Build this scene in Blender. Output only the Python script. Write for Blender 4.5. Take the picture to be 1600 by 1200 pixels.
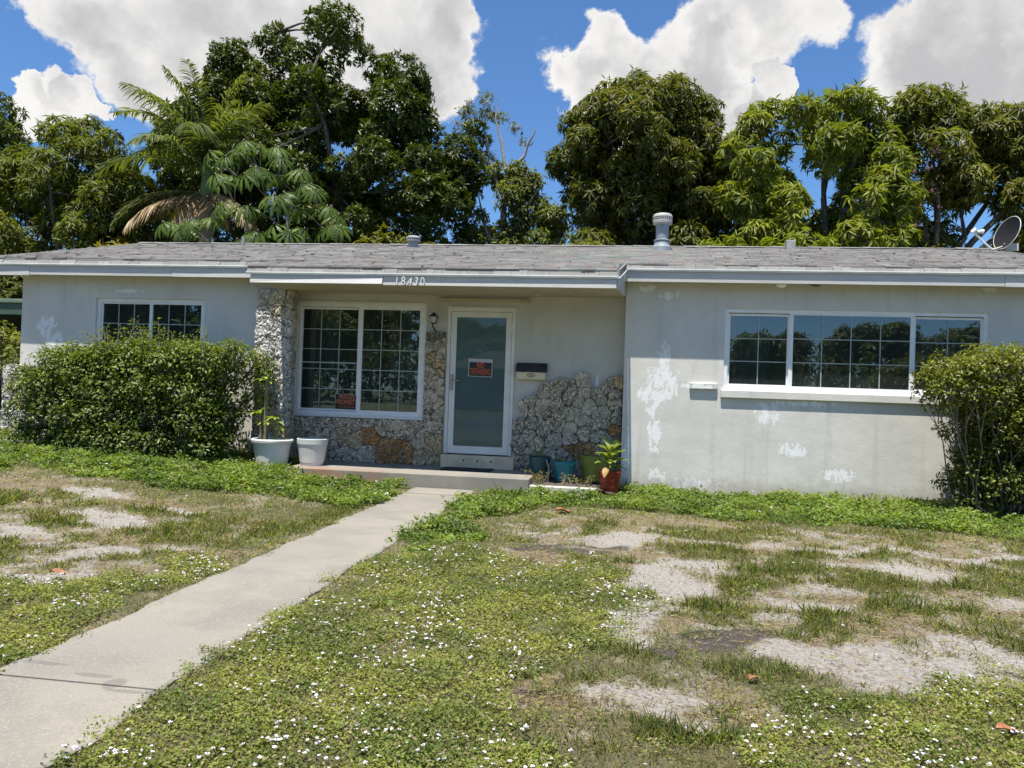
import bpy, bmesh, math, random
import numpy as np
from mathutils import Vector, Matrix

for _o in list(bpy.data.objects):
    bpy.data.objects.remove(_o)
SC = bpy.context.scene
COL = SC.collection
R = random.Random(11)
NP = np.random.default_rng(7)

# ------------------------------------------------------------------ camera
cam_d = bpy.data.cameras.new('camera')
cam_d.sensor_width = 36.0
cam_d.lens = 27.045
cam_d.clip_start = 0.05
cam_d.clip_end = 2000
cam = bpy.data.objects.new('camera', cam_d)
COL.objects.link(cam)
_r = Vector((0.98929084, 0.14185266, 0.03437236))
_u = Vector((-0.03257873, -0.01494813, 0.99935738))
_f = Vector((-0.14227531, 0.98977491, 0.01016667))
cam.matrix_world = Matrix((( _r.x, _u.x, -_f.x, 0.0), (_r.y, _u.y, -_f.y, -10.466),
                           (_r.z, _u.z, -_f.z, 1.264), (0, 0, 0, 1)))
SC.camera = cam

# ------------------------------------------------------------------ sun, exposure
SUN = Vector((-0.25, -1.0, 3.5)).normalized()          # towards the sun
sun_d = bpy.data.lights.new('sun', 'SUN')
sun_d.energy = 5.0
sun_d.angle = math.radians(0.5)
sun_d.color = (1.0, 0.95, 0.86)
sun = bpy.data.objects.new('sun', sun_d)
COL.objects.link(sun)
sun.location = (-5, -20, 40)
sun.rotation_euler = SUN.to_track_quat('Z', 'Y').to_euler()
SC.view_settings.view_transform = 'Standard'
SC.view_settings.look = 'None'
SC.view_settings.exposure = 0.68
SC.view_settings.gamma = 1.0
SC.view_settings.use_curve_mapping = False
SC.render.engine = 'CYCLES'
SC.cycles.max_bounces = 8
SC.cycles.transparent_max_bounces = 24
SC.cycles.use_denoising = True


class NT:
    """small node-tree helper"""
    def __init__(s, tree):
        s.t = tree
        s.t.nodes.clear()

    def n(s, kind, props=None, **ins):
        nd = s.t.nodes.new(kind)
        for k, v in (props or {}).items():
            setattr(nd, k, v)
        for k, v in ins.items():
            key = int(k[1:]) if k[0] == 'i' and k[1:].isdigit() else k.replace('_', ' ')
            sock = nd.inputs[key]
            if isinstance(v, bpy.types.NodeSocket):
                s.t.links.new(v, sock)
            else:
                sock.default_value = v
        return nd

    def link(s, a, b):
        s.t.links.new(a, b)

    def math(s, op, a, b=0.0, c=None, clamp=False):
        kw = dict(i0=a, i1=b)
        if c is not None:
            kw['i2'] = c
        return s.n('ShaderNodeMath', dict(operation=op, use_clamp=clamp), **kw).outputs[0]

    def mix(s, f, a, b, kind='RGBA', blend='MIX'):
        nd = s.t.nodes.new('ShaderNodeMix')
        nd.data_type = kind
        if kind == 'RGBA':
            nd.blend_type = blend
            ia, ib, out = 6, 7, 2
        else:
            ia, ib, out = 2, 3, 0
        for i, v in ((0, f), (ia, a), (ib, b)):
            if isinstance(v, bpy.types.NodeSocket):
                s.t.links.new(v, nd.inputs[i])
            else:
                if i and kind == 'RGBA' and len(v) == 3:
                    v = (*v, 1)
                nd.inputs[i].default_value = v
        return nd.outputs[out]

    def noise(s, vec, scale, detail=4, rough=0.55, dist=0.0):
        return s.n('ShaderNodeTexNoise', None, Vector=vec, Scale=scale, Detail=detail, Roughness=rough,
                   Distortion=dist).outputs[0]

    def ramp(s, f, a, b, c=0.0, d=1.0, smooth=True):
        return s.n('ShaderNodeMapRange', dict(interpolation_type='SMOOTHSTEP' if smooth else 'LINEAR'),
                   i0=f, i1=a, i2=b, i3=c, i4=d).outputs[0]


# ------------------------------------------------------------------ world: sky and clouds
world = bpy.data.worlds.new('World')
SC.world = world
world.use_nodes = True
W = NT(world.node_tree)
sky = W.n('ShaderNodeTexSky')
sky.sky_type = 'NISHITA'
sky.sun_disc = False
sky.sun_elevation = math.asin(SUN.z)
sky.sun_rotation = math.atan2(SUN.x, SUN.y)
sky.air_density = 1.0
sky.dust_density = 0.3
sky.ozone_density = 3.0
geo = W.n('ShaderNodeTexCoord')
dirv = geo.outputs['Generated']
nz = W.n('ShaderNodeTexNoise', None, Vector=dirv, Scale=9.0, Detail=7.0, Roughness=0.6)
off = W.n('ShaderNodeVectorMath', dict(operation='SUBTRACT'), i0=nz.outputs['Color'], i1=(0.5, 0.5, 0.5))
off2 = W.n('ShaderNodeVectorMath', dict(operation='SCALE'), i0=off.outputs[0], Scale=0.16)
dd = W.n('ShaderNodeVectorMath', dict(operation='ADD'), i0=dirv, i1=off2.outputs[0])
dd = W.n('ShaderNodeVectorMath', dict(operation='NORMALIZE'), i0=dd.outputs[0]).outputs[0]
CLOUDS = [((-0.58,0.72,0.381),2.9),((-0.518,0.768,0.378),4.5),((-0.467,0.797,0.383),6.2),((-0.373,0.838,0.399),7.1),((-0.274,0.864,0.423),5.7),((-0.234,0.891,0.388),3.3),((-0.266,0.897,0.353),2.1),((-0.209,0.876,0.434),2.4),((-0.579,0.763,0.288),0.9),((-0.598,0.748,0.288),1.4),((-0.622,0.732,0.279),1.1),((-0.067,0.927,0.368),2.4),((-0.03,0.913,0.407),2.4),((-0.021,0.932,0.361),3.8),((0.053,0.921,0.386),3.3),((0.097,0.918,0.384),2.6),((0.114,0.895,0.432),3.6),((0.178,0.884,0.432),3.3),((0.226,0.873,0.431),1.8),((0.108,0.935,0.337),1.4),((0.131,0.938,0.322),1.4),((0.071,0.938,0.339),2.9),((0.313,0.876,0.367),4.3),((0.354,0.853,0.383),5.2),((0.393,0.844,0.364),6.2),((0.381,0.867,0.321),3.8),((0.297,0.885,0.358),2.4),((0.16,0.922,0.354),0.7),((0.411,0.875,0.256),1.4)]
acc = None
for c, r in CLOUDS:
    dt = W.n('ShaderNodeVectorMath', dict(operation='DOT_PRODUCT'), i0=dd, i1=c).outputs['Value']
    m = W.ramp(dt, math.cos(math.radians(r * 1.2)), math.cos(math.radians(r * 0.55)))
    acc = m if acc is None else W.math('ADD', acc, m)
# clouds of the same kind over the rest of the sky
sep = W.n('ShaderNodeSeparateXYZ', None, Vector=dirv)
stretch = W.n('ShaderNodeVectorMath', dict(operation='MULTIPLY'), i0=dirv, i1=(1, 1, 1.8)).outputs[0]
far = W.ramp(W.noise(stretch, 2.3, 6, 0.6), 0.54, 0.66)
behind = W.ramp(sep.outputs['Y'], 0.72, 0.5)
acc = W.math('ADD', acc, W.math('MULTIPLY', far, behind))
fine = W.noise(dirv, 16.0, 8, 0.62)
mask = W.ramp(W.math('ADD', acc, W.math('MULTIPLY', W.math('SUBTRACT', fine, 0.5), 1.1)), 0.14, 0.74)
body = W.noise(W.n('ShaderNodeVectorMath', dict(operation='ADD'), i0=dirv, i1=(0.02, 0, -0.045)).outputs[0], 9.0, 7, 0.6)
grey = W.ramp(W.math('MULTIPLY_ADD', W.math('SUBTRACT', fine, 0.5), 0.55, W.math('ADD', W.math('MULTIPLY', acc, 0.20), body)), 0.50, 1.15)
ccol = W.mix(grey, (1.0, 0.985, 0.96), (0.58, 0.58, 0.595))
skyc = W.mix(1.0, sky.outputs[0], (0.68, 0.95, 1.22), blend='MULTIPLY')
bg1 = W.n('ShaderNodeBackground', None, Color=skyc, Strength=0.083)
bg2 = W.n('ShaderNodeBackground', None, Color=ccol, Strength=0.60)
mx = W.n('ShaderNodeMixShader', None, i0=mask, i1=bg1.outputs[0], i2=bg2.outputs[0])
wo = W.n('ShaderNodeOutputWorld', None, Surface=mx.outputs[0])

# ------------------------------------------------------------------ object helpers
def link(o, parent=None):
    COL.objects.link(o)
    if parent is not None:
        o.parent = parent
    return o


def tag(o, label=None, cat=None, group=None, kind=None):
    if label: o['label'] = label
    if cat: o['category'] = cat
    if group: o['group'] = group
    if kind: o['kind'] = kind
    return o


def empty(name, loc=(0, 0, 0), rz=0.0, parent=None):
    o = bpy.data.objects.new(name, None)
    o.empty_display_size = 0.1
    o.location = loc
    o.rotation_euler = (0, 0, rz)
    return link(o, parent)


def raw(name, verts, faces, m, parent=None, smooth=False):
    me = bpy.data.meshes.new(name)
    me.from_pydata([tuple(v) for v in verts], [], faces)
    me.validate()
    if m is not None:
        me.materials.append(m)
    if smooth:
        me.polygons.foreach_set('use_smooth', [True] * len(me.polygons))
    me.update()
    return link(bpy.data.objects.new(name, me), parent)


def fast(name, V, F, m, parent=None, col=None, smooth=False):
    """V (n,3), F (k,3 or 4) numpy -> object"""
    me = bpy.data.meshes.new(name)
    V = np.ascontiguousarray(V, dtype=np.float32)
    F = np.ascontiguousarray(F, dtype=np.int32)
    k = F.shape[1]
    me.vertices.add(len(V)); me.vertices.foreach_set('co', V.ravel())
    me.loops.add(F.size); me.loops.foreach_set('vertex_index', F.ravel())
    me.polygons.add(len(F))
    me.polygons.foreach_set('loop_start', np.arange(0, F.size, k, dtype=np.int32))
    me.polygons.foreach_set('loop_total', np.full(len(F), k, dtype=np.int32))
    if smooth:
        me.polygons.foreach_set('use_smooth', np.ones(len(F), dtype=bool))
    if col is not None:
        a = me.color_attributes.new('Col', 'FLOAT_COLOR', 'POINT')
        c4 = np.ones((len(V), 4), dtype=np.float32); c4[:, :3] = col
        a.data.foreach_set('color', c4.ravel())
    me.materials.append(m)
    me.update(calc_edges=True)
    return link(bpy.data.objects.new(name, me), parent)


class MB:
    def __init__(s):
        s.v = []; s.f = []

    def add(s, vs, fs):
        b = len(s.v); s.v += [Vector(v) for v in vs]; s.f += [[b + i for i in f] for f in fs]
        return s

    def box(s, x0, x1, y0, y1, z0, z1):
        vs = [(x0, y0, z0), (x1, y0, z0), (x1, y1, z0), (x0, y1, z0), (x0, y0, z1), (x1, y0, z1), (x1, y1, z1), (x0, y1, z1)]
        return s.add(vs, [(3, 2, 1, 0), (4, 5, 6, 7), (0, 1, 5, 4), (1, 2, 6, 5), (2, 3, 7, 6), (3, 0, 4, 7)])

    def tube(s, pts, rad, n=8, cap=True):
        pts = [Vector(p) for p in pts]
        if not isinstance(rad, (list, tuple)):
            rad = [rad] * len(pts)
        rings = []
        b = len(s.v)
        d0 = (pts[1] - pts[0]).normalized()
        a = d0.orthogonal().normalized()
        for i, p in enumerate(pts):
            d = (pts[min(i + 1, len(pts) - 1)] - pts[max(i - 1, 0)]).normalized()
            a = (a - d * a.dot(d)).normalized()
            c = d.cross(a)
            for k in range(n):
                t = 2 * math.pi * k / n
                s.v.append(p + (a * math.cos(t) + c * math.sin(t)) * rad[i])
        for i in range(len(pts) - 1):
            for k in range(n):
                k2 = (k + 1) % n
                s.f.append([b + i * n + k, b + i * n + k2, b + (i + 1) * n + k2, b + (i + 1) * n + k])
        if cap:
            s.f.append([b + k for k in range(n)][::-1])
            s.f.append([b + (len(pts) - 1) * n + k for k in range(n)])
        return s

    def lathe(s, prof, c=(0, 0, 0), n=24, cap0=True, cap1=False):
        b = len(s.v)
        for (r, z) in prof:
            for k in range(n):
                t = 2 * math.pi * k / n
                s.v.append(Vector((c[0] + r * math.cos(t), c[1] + r * math.sin(t), c[2] + z)))
        for i in range(len(prof) - 1):
            for k in range(n):
                k2 = (k + 1) % n
                s.f.append([b + i * n + k, b + i * n + k2, b + (i + 1) * n + k2, b + (i + 1) * n + k])
        if cap0: s.f.append([b + k for k in range(n)][::-1])
        if cap1: s.f.append([b + (len(prof) - 1) * n + k for k in range(n)])
        return s

    def build(s, name, m, parent=None, smooth=False, bevel=0.0, rel=None):
        vs = s.v
        if rel is not None:
            vs = [v - Vector(rel) for v in vs]
        o = raw(name, vs, s.f, m, parent)
        if bevel > 0:
            bm = bmesh.new(); bm.from_mesh(o.data)
            bmesh.ops.remove_doubles(bm, verts=bm.verts, dist=1e-5)
            bmesh.ops.bevel(bm, geom=list(bm.edges), offset=bevel, segments=1, affect='EDGES', clamp_overlap=True)
            bm.to_mesh(o.data); bm.free()
        if smooth:
            me = o.data
            me.polygons.foreach_set('use_smooth', [True] * len(me.polygons))
            try:
                me.set_sharp_from_angle(angle=math.radians(40))
            except Exception:
                pass
        if rel is not None and parent is None:
            o.location = rel
        return o


def bar(m, name, box, mat_, parent, bevel=0.003):
    return MB().box(*box).build(name, mat_, parent, bevel=bevel)


# numpy value noise
_G = NP.random((256, 256))
def vnoise(x, y, s):
    x = np.asarray(x) / s + 71.3; y = np.asarray(y) / s + 37.7
    xi = np.floor(x).astype(int); yi = np.floor(y).astype(int)
    fx = x - xi; fy = y - yi
    fx = fx * fx * (3 - 2 * fx); fy = fy * fy * (3 - 2 * fy)
    g = lambda a, b: _G[a & 255, b & 255]
    return (g(xi, yi) * (1 - fx) + g(xi + 1, yi) * fx) * (1 - fy) + (g(xi, yi + 1) * (1 - fx) + g(xi + 1, yi + 1) * fx) * fy

def fbm(x, y, s, o=4):
    t = 0; a = 0.5; n = 0
    for i in range(o):
        t = t + a * vnoise(np.asarray(x) + i * 13.1, np.asarray(y) - i * 7.7, s / 2 ** i); n += a; a *= 0.55
    return t / n

def sst(x, a, b):
    t = np.clip((np.asarray(x) - a) / (b - a), 0, 1)
    return t * t * (3 - 2 * t)

def unit(a):
    return a / np.maximum(np.linalg.norm(a, axis=1, keepdims=True), 1e-9)

# ------------------------------------------------------------------ materials
MATS = {}
def mat(name, fn, **kw):
    if name in MATS:
        return MATS[name]
    m = bpy.data.materials.new(name)
    m.use_nodes = True
    t = NT(m.node_tree)
    out = t.n('ShaderNodeOutputMaterial')
    sh = fn(t, **kw)
    t.link(sh, out.inputs['Surface'])
    MATS[name] = m
    return m

def pbr(t, color, rough=0.6, bump=None, bstr=0.3, bdist=0.01, **kw):
    p = t.n('ShaderNodeBsdfPrincipled')
    def put(k, v):
        if isinstance(v, bpy.types.NodeSocket): t.link(v, p.inputs[k])
        else:
            if k == 'Base Color' and len(v) == 3: v = (*v, 1)
            p.inputs[k].default_value = v
    put('Base Color', color); put('Roughness', rough)
    for k, v in kw.items(): put(k.replace('_', ' '), v)
    if bump is not None:
        b = t.n('ShaderNodeBump', None, Height=bump, Strength=bstr, Distance=bdist)
        t.link(b.outputs[0], p.inputs['Normal'])
    return p.outputs[0]

def pos(t):
    return t.n('ShaderNodeNewGeometry').outputs['Position']
def objc(t):
    return t.n('ShaderNodeTexCoord').outputs['Object']

def simple(color, rough=0.6, var=0.12, scale=12, bstr=0.15, bdist=0.004, dirt=0.0, dirtc=(0.1, 0.09, 0.07), **kw):
    def f(t):
        P = pos(t)
        n = t.noise(P, scale, 5)
        c0 = tuple(min(1, c * (1 - var)) for c in color); c1 = tuple(min(1, c * (1 + var)) for c in color)
        c = t.mix(t.ramp(n, 0.3, 0.7), c0, c1)
        if dirt:
            c = t.mix(t.math('MULTIPLY', t.ramp(t.noise(P, scale * 0.6, 7, 0.7), 0.52, 0.72), dirt), c, dirtc)
        return pbr(t, c, rough, t.noise(P, scale * 6, 4), bstr, bdist, **kw)
    return f

def wall_fn(t, base=(0.655, 0.635, 0.585), k=0.88):
    P = pos(t)
    c = t.mix(t.ramp(t.noise(P, 1.6, 5, 0.6), 0.3, 0.7), tuple(c * k for c in base), base)
    st = t.n('ShaderNodeVectorMath', dict(operation='MULTIPLY'), i0=P, i1=(7.0, 7.0, 0.8)).outputs[0]
    c = t.mix(t.math('MULTIPLY', t.ramp(t.noise(st, 1.0, 6, 0.6), 0.5, 0.75), 0.28), c, (0.33, 0.33, 0.30))
    hs = t.n('ShaderNodeVectorMath', dict(operation='MULTIPLY'), i0=P, i1=(1.2, 1.2, 9.0)).outputs[0]
    c = t.mix(t.math('MULTIPLY', t.ramp(t.noise(hs, 1.0, 5), 0.52, 0.8), 0.25), c, (0.55, 0.56, 0.54))
    s = t.n('ShaderNodeSeparateXYZ', None, Vector=P)
    # paint worn back to the old white coat
    PE = [(0.55, 1.78, .14, .30), (0.50, 1.52, .30, .26), (0.62, 1.42, .20, .26), (0.40, 1.30, .25, .22), (0.45, 0.75, .14, .30), (0.62, 2.62, .20, .07), (0.30, 2.72, .14, .08),
          (1.00, 0.13, .50, .12), (0.50, 0.22, .16, .16), (0.95, 1.42, .30, .06), (1.90, 1.10, .22, .22), (2.20, 0.62, .24, .14), (2.80, 0.33, .30, .14), (4.55, 2.77, .16, .06),
          (0.08, 0.45, .07, .55), (0.40, 1.10, .10, .25), (2.30, 1.24, .60, .05),
          (-8.62, 2.02, .22, .22), (-8.48, 1.80, .18, .20), (-7.3, 2.56, .35, .04), (-5.25, 2.0, .05, .12), (-0.35, 1.4, .03, .2)]
    acc = None
    for (x, z, rx, rz) in PE:
        a = t.math('MULTIPLY', t.math('SUBTRACT', s.outputs[0], x), 1 / rx)
        b = t.math('MULTIPLY', t.math('SUBTRACT', s.outputs[2], z), 1 / rz)
        q = t.math('SUBTRACT', 1.0, t.math('ADD', t.math('MULTIPLY', a, a), t.math('MULTIPLY', b, b)), clamp=True)
        acc = q if acc is None else t.math('MAXIMUM', acc, q)
    nn = t.noise(t.n('ShaderNodeVectorMath', dict(operation='MULTIPLY'), i0=P, i1=(1.3, 1.3, 0.75)).outputs[0], 9.0, 9, 0.72, 0.5)
    pe = t.ramp(t.math('SUBTRACT', t.math('MULTIPLY_ADD', t.math('POWER', acc, 0.6), 0.285, nn), 0.0), 0.715, 0.728)
    pe = t.math('MULTIPLY', pe, t.ramp(acc, 0.0, 0.08))
    sp = t.ramp(t.noise(P, 30.0, 3, 0.5), 0.735, 0.75)
    pe = t.math('MAXIMUM', pe, t.math('MULTIPLY', sp, t.ramp(t.noise(P, 1.1, 2), 0.5, 0.6)))
    c = t.mix(pe, c, (0.80, 0.80, 0.79))
    c = t.mix(t.math('MULTIPLY', t.ramp(t.math('MULTIPLY_ADD', t.noise(P, 9, 5, 0.7), -0.35, s.outputs[2]), 0.10, -0.12), 0.55), c, (0.30, 0.28, 0.22))
    hs2 = t.n('ShaderNodeVectorMath', dict(operation='MULTIPLY'), i0=P, i1=(14.0, 14.0, 0.9)).outputs[0]
    c = t.mix(t.math('MULTIPLY', t.ramp(t.noise(hs2, 1.0, 5, 0.65), 0.60, 0.74), 0.22), c, (0.28, 0.28, 0.25))
    hole = t.ramp(t.noise(P, 38.0, 2, 0.4), 0.775, 0.79)
    c = t.mix(t.math('MULTIPLY', hole, 0.7), c, (0.12, 0.11, 0.10))
    b = t.math('ADD', t.noise(P, 60, 4), t.math('MULTIPLY', t.noise(P, 5, 3), 2.0))
    b = t.math('SUBTRACT', b, t.math('MULTIPLY', pe, 1.0))
    return pbr(t, c, 0.85, b, 0.45, 0.005)

def wood_fn(t, base=(0.53, 0.52, 0.49), dark=(0.32, 0.31, 0.29)):
    P = pos(t)
    v = t.n('ShaderNodeVectorMath', dict(operation='MULTIPLY'), i0=P, i1=(2.2, 2.2, 45.0)).outputs[0]
    g = t.noise(v, 1.0, 6, 0.65, 0.4)
    c = t.mix(t.math('MULTIPLY', t.ramp(g, 0.45, 0.75), 0.6), base, dark)
    c = t.mix(t.ramp(t.noise(P, 14, 5, 0.7), 0.68, 0.72), c, (0.62, 0.62, 0.60))
    c = t.mix(t.math('MULTIPLY', t.ramp(t.noise(P, 1.3, 3), 0.45, 0.7), 0.3), c, (0.42, 0.44, 0.46))
    return pbr(t, c, 0.75, g, 0.35, 0.004)

def shingle_fn(t):
    P = pos(t)
    rnd = t.n('ShaderNodeAttribute', dict(attribute_name='Col')).outputs['Color']
    st = t.n('ShaderNodeVectorMath', dict(operation='MULTIPLY'), i0=P, i1=(2.5, 9.0, 9.0)).outputs[0]
    n = t.noise(st, 1.0, 7, 0.7)
    c = t.mix(1.0, rnd, t.mix(t.ramp(n, 0.3, 0.72), (0.55, 0.53, 0.52), (1.5, 1.48, 1.46)), blend='MULTIPLY')
    hue = t.n('ShaderNodeTexNoise', None, Vector=st, Scale=0.8, Detail=3.0)
    s = t.n('ShaderNodeSeparateXYZ', None, Vector=P)
    near = t.ramp(t.math('ABSOLUTE', t.math('SUBTRACT', s.outputs[0], 0.1)), 2.6, 0.3)
    c = t.mix(t.math('MULTIPLY', near, 0.18), c, t.mix(t.ramp(t.noise(st, 1.7, 2), 0.42, 0.58), (0.34, 0.16, 0.14), (0.10, 0.30, 0.26)))
    c = t.mix(0.03, c, hue.outputs['Color'])
    return pbr(t, c, 0.9, t.noise(P, 220, 3), 0.5, 0.004)

def eave_fn(t):
    P = pos(t)
    rnd = t.n('ShaderNodeObjectInfo').outputs['Random']
    v = t.n('ShaderNodeVectorMath', dict(operation='MULTIPLY'), i0=P, i1=(22.0, 3.0, 2.0)).outputs[0]
    c = t.mix(rnd, (0.17, 0.17, 0.16), (0.24, 0.24, 0.225))
    c = t.mix(t.math('MULTIPLY', t.ramp(t.noise(v, 1.0, 5, 0.7), 0.50, 0.75), 0.75), c, (0.10, 0.098, 0.092))
    return pbr(t, c, 0.9, t.noise(P, 180, 3), 0.4, 0.003)

def coral_fn(t, base=(0.58, 0.52, 0.40), alt=(0.76, 0.65, 0.48), pit=0.86):
    P = pos(t)
    rnd = t.n('ShaderNodeObjectInfo').outputs['Random']
    c = t.mix(rnd, base, alt)
    c = t.mix(t.math('MULTIPLY', t.ramp(t.noise(P, 6, 4), 0.48, 0.68), 0.45), c, (0.30, 0.275, 0.23))
    w = t.noise(P, 24.0, 3, 0.65, 1.2)
    w = t.math('MULTIPLY_ADD', t.math('SUBTRACT', t.noise(P, 75.0, 3, 0.7), 0.5), 0.55, w)
    v = t.n('ShaderNodeTexVoronoi', dict(feature='F1'), Vector=P, Scale=44.0).outputs['Distance']
    pits = t.math('MAXIMUM', t.ramp(w, 0.50, 0.38), t.math('MULTIPLY', t.ramp(v, 0.40, 0.22), 0.75))
    pits = t.math('MULTIPLY', pits, t.ramp(t.noise(P, 3.5, 2), 0.30, 0.55, 0.35, 1.0))
    h = t.math('SUBTRACT', 1.0, pits)
    c = t.mix(t.math('MULTIPLY', pits, pit), c, (0.085, 0.07, 0.052))
    return pbr(t, c, 0.95, h, 1.0, 0.018)

def leaf_fn(t, gloss=0.48, trans=0.34):
    c = t.n('ShaderNodeAttribute', dict(attribute_name='Col')).outputs['Color']
    p = pbr(t, c, gloss, Specular_IOR_Level=0.3)
    tc = t.mix(1.0, c, (1.7, 1.75, 0.45), blend='MULTIPLY')
    tr = t.n('ShaderNodeBsdfTranslucent', None, Color=tc).outputs[0]
    return t.n('ShaderNodeMixShader', None, i0=trans, i1=p, i2=tr).outputs[0]

def glass_fn(t, tint=(0.50, 0.60, 0.58), ior=2.2):
    fr = t.n('ShaderNodeFresnel', None, IOR=ior).outputs[0]
    P = pos(t)
    b = t.n('ShaderNodeBump', None, Height=t.noise(P, 1.6, 2), Strength=0.05, Distance=0.02).outputs[0]
    g = t.n('ShaderNodeBsdfGlossy', None, Color=(0.85, 0.95, 1.0, 1), Roughness=0.0, Normal=b).outputs[0]
    tr = t.n('ShaderNodeBsdfTransparent', None, Color=(*tint, 1)).outputs[0]
    return t.n('ShaderNodeMixShader', None, i0=fr, i1=t.n('ShaderNodeMixShader', None, i0=0.07, i1=tr, i2=t.n('ShaderNodeBsdfDiffuse', None, Color=(0.30, 0.36, 0.33, 1)).outputs[0]).outputs[0], i2=g).outputs[0]

def bark_fn(t, a=(0.05, 0.042, 0.034), b=(0.13, 0.115, 0.095)):
    P = pos(t)
    n = t.noise(P, 9, 6, 0.7)
    return pbr(t, t.mix(t.ramp(n, 0.35, 0.7), a, b), 0.9, t.noise(P, 40, 5), 0.6, 0.01)

def concrete_fn(t, a=(0.205, 0.19, 0.16), b=(0.275, 0.25, 0.20), rust=False):
    P = pos(t)
    c = t.mix(t.ramp(t.noise(P, 1.8, 5, 0.6), 0.35, 0.68), a, b)
    c = t.mix(t.math('MULTIPLY', t.ramp(t.noise(P, 110, 3, 0.6), 0.48, 0.66), 0.28), c, (0.44, 0.41, 0.35))
    c = t.mix(t.math('MULTIPLY', t.ramp(t.noise(P, 75, 2, 0.6), 0.42, 0.30), 0.35), c, (0.20, 0.19, 0.17))
    c = t.mix(t.math('MULTIPLY', t.ramp(t.noise(P, 0.9, 4, 0.7), 0.50, 0.72), 0.5), c, (0.20, 0.195, 0.18))
    if rust:
        s = t.n('ShaderNodeSeparateXYZ', None, Vector=P)
        c = t.mix(t.math('MULTIPLY', t.math('MULTIPLY', t.ramp(s.outputs[0], -2.6, -3.4), t.ramp(s.outputs[1], -.5, -.85)), t.ramp(t.noise(P, 5, 4), 0.35, 0.6, 0.0, 0.75)), c, (0.30, 0.155, 0.09))
    else:
        s = t.n('ShaderNodeSeparateXYZ', None, Vector=P)
        for (x, y, rx, ry) in [(-2.02, -7.56, .045, .06), (-1.83, -7.60, .02, .03), (-2.16, -7.50, .10, .02), (-1.93, -7.62, .10, .018), (-2.45, -7.42, .12, .02)]:
            qa = t.math('MULTIPLY', t.math('SUBTRACT', s.outputs[0], x), 1 / rx)
            qb = t.math('MULTIPLY', t.math('SUBTRACT', s.outputs[1], y), 1 / ry)
            q = t.math('ADD', t.math('ADD', t.math('MULTIPLY', qa, qa), t.math('MULTIPLY', qb, qb)), t.math('MULTIPLY', t.noise(P, 40, 3), 0.8))
            c = t.mix(t.math('MULTIPLY', t.ramp(q, 1.6, 1.0), 0.55), c, (0.13, 0.12, 0.11))
    return pbr(t, c, 0.92, t.noise(P, 110, 4, 0.7), 0.5, 0.006)

def ground_fn(t):
    P = pos(t)
    c = t.n('ShaderNodeAttribute', dict(attribute_name='Col')).outputs['Color']
    n = t.noise(P, 38, 6, 0.7)
    c = t.mix(1.0, c, t.mix(t.ramp(n, 0.3, 0.7), (0.66, 0.64, 0.62), (1.28, 1.27, 1.26)), blend='MULTIPLY')
    c = t.mix(t.math('MULTIPLY', t.ramp(t.noise(P, 95, 3, 0.6), 0.60, 0.68), 0.55), c, (0.11, 0.085, 0.06))
    c = t.mix(t.math('MULTIPLY', t.ramp(t.noise(P, 160, 3, 0.65), 0.57, 0.66), 0.6), c, (0.13, 0.10, 0.07))
    c = t.mix(t.math('MULTIPLY', t.ramp(t.noise(P, 120, 3, 0.65), 0.42, 0.33), 0.45), c, (0.50, 0.46, 0.40))
    h = t.math('ADD', t.math('MULTIPLY', t.noise(P, 22, 5, 0.65), 2.0), t.noise(P, 130, 4, 0.7))
    return pbr(t, c, 0.95, h, 0.9, 0.022)

M_wall = mat('painted_stucco', wall_fn)
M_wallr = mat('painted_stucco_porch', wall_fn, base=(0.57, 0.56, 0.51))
M_wood = mat('painted_wood', wood_fn)
M_soffit = mat('soffit_paint', simple((0.44, 0.39, 0.28), 0.85, 0.08, 3, 0.2, 0.004, dirt=0.25, dirtc=(0.60, 0.58, 0.5)))
M_trimwhite = mat('white_window_frame', simple((0.78, 0.79, 0.79), 0.4, 0.05, 8, 0.05, 0.002, dirt=0.25, dirtc=(0.5, 0.5, 0.47)))
M_doorwhite = mat('white_door_paint', simple((0.70, 0.70, 0.66), 0.5, 0.05, 5, 0.1, 0.002, dirt=0.3, dirtc=(0.48, 0.46, 0.40)))
M_muntin = mat('muntin_white', simple((0.34, 0.39, 0.36), 0.5, 0.05))
M_metal = mat('drip_edge_metal', simple((0.80, 0.80, 0.77), 0.5, 0.1, 4, 0.1, 0.002))
M_galv = mat('galvanised_metal', simple((0.27, 0.30, 0.32), 0.65, 0.15, 9, 0.2, 0.003))
M_shingle = mat('weathered_shingle', shingle_fn)
M_eave = mat('eave_shingle_face', eave_fn)
M_glass = mat('window_glass', glass_fn)
M_frost = mat('frosted_door_glass', lambda t: pbr(t, t.mix(t.ramp(t.noise(pos(t), 1.5, 3), .3, .7), (0.035, 0.080, 0.078), (0.048, 0.105, 0.102)), 0.45, Coat_Weight=1.0, Coat_Roughness=0.015, Coat_IOR=1.5))
M_coral = mat('coral_rock_grey', coral_fn)
M_coralw = mat('coral_rock_pale', coral_fn, base=(0.68, 0.66, 0.62), alt=(0.78, 0.74, 0.69), pit=0.9)
M_coralt = mat('coral_rock_tan', coral_fn, base=(0.64, 0.50, 0.28), alt=(0.70, 0.55, 0.33), pit=0.55)
M_coralo = mat('coral_rock_orange', coral_fn, base=(0.50, 0.26, 0.09), alt=(0.54, 0.33, 0.13), pit=0.6)
M_coralm = mat('coral_rock_smooth', coral_fn, base=(0.70, 0.61, 0.46), alt=(0.66, 0.60, 0.48), pit=0.3)
M_mortar = mat('mortar', coral_fn, base=(.26, .24, .20), alt=(.30, .27, .22))
M_conc = mat('path_concrete', concrete_fn)
M_porch = mat('porch_concrete', concrete_fn, a=(0.20, 0.19, 0.165), b=(0.28, 0.255, 0.21), rust=True)
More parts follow.
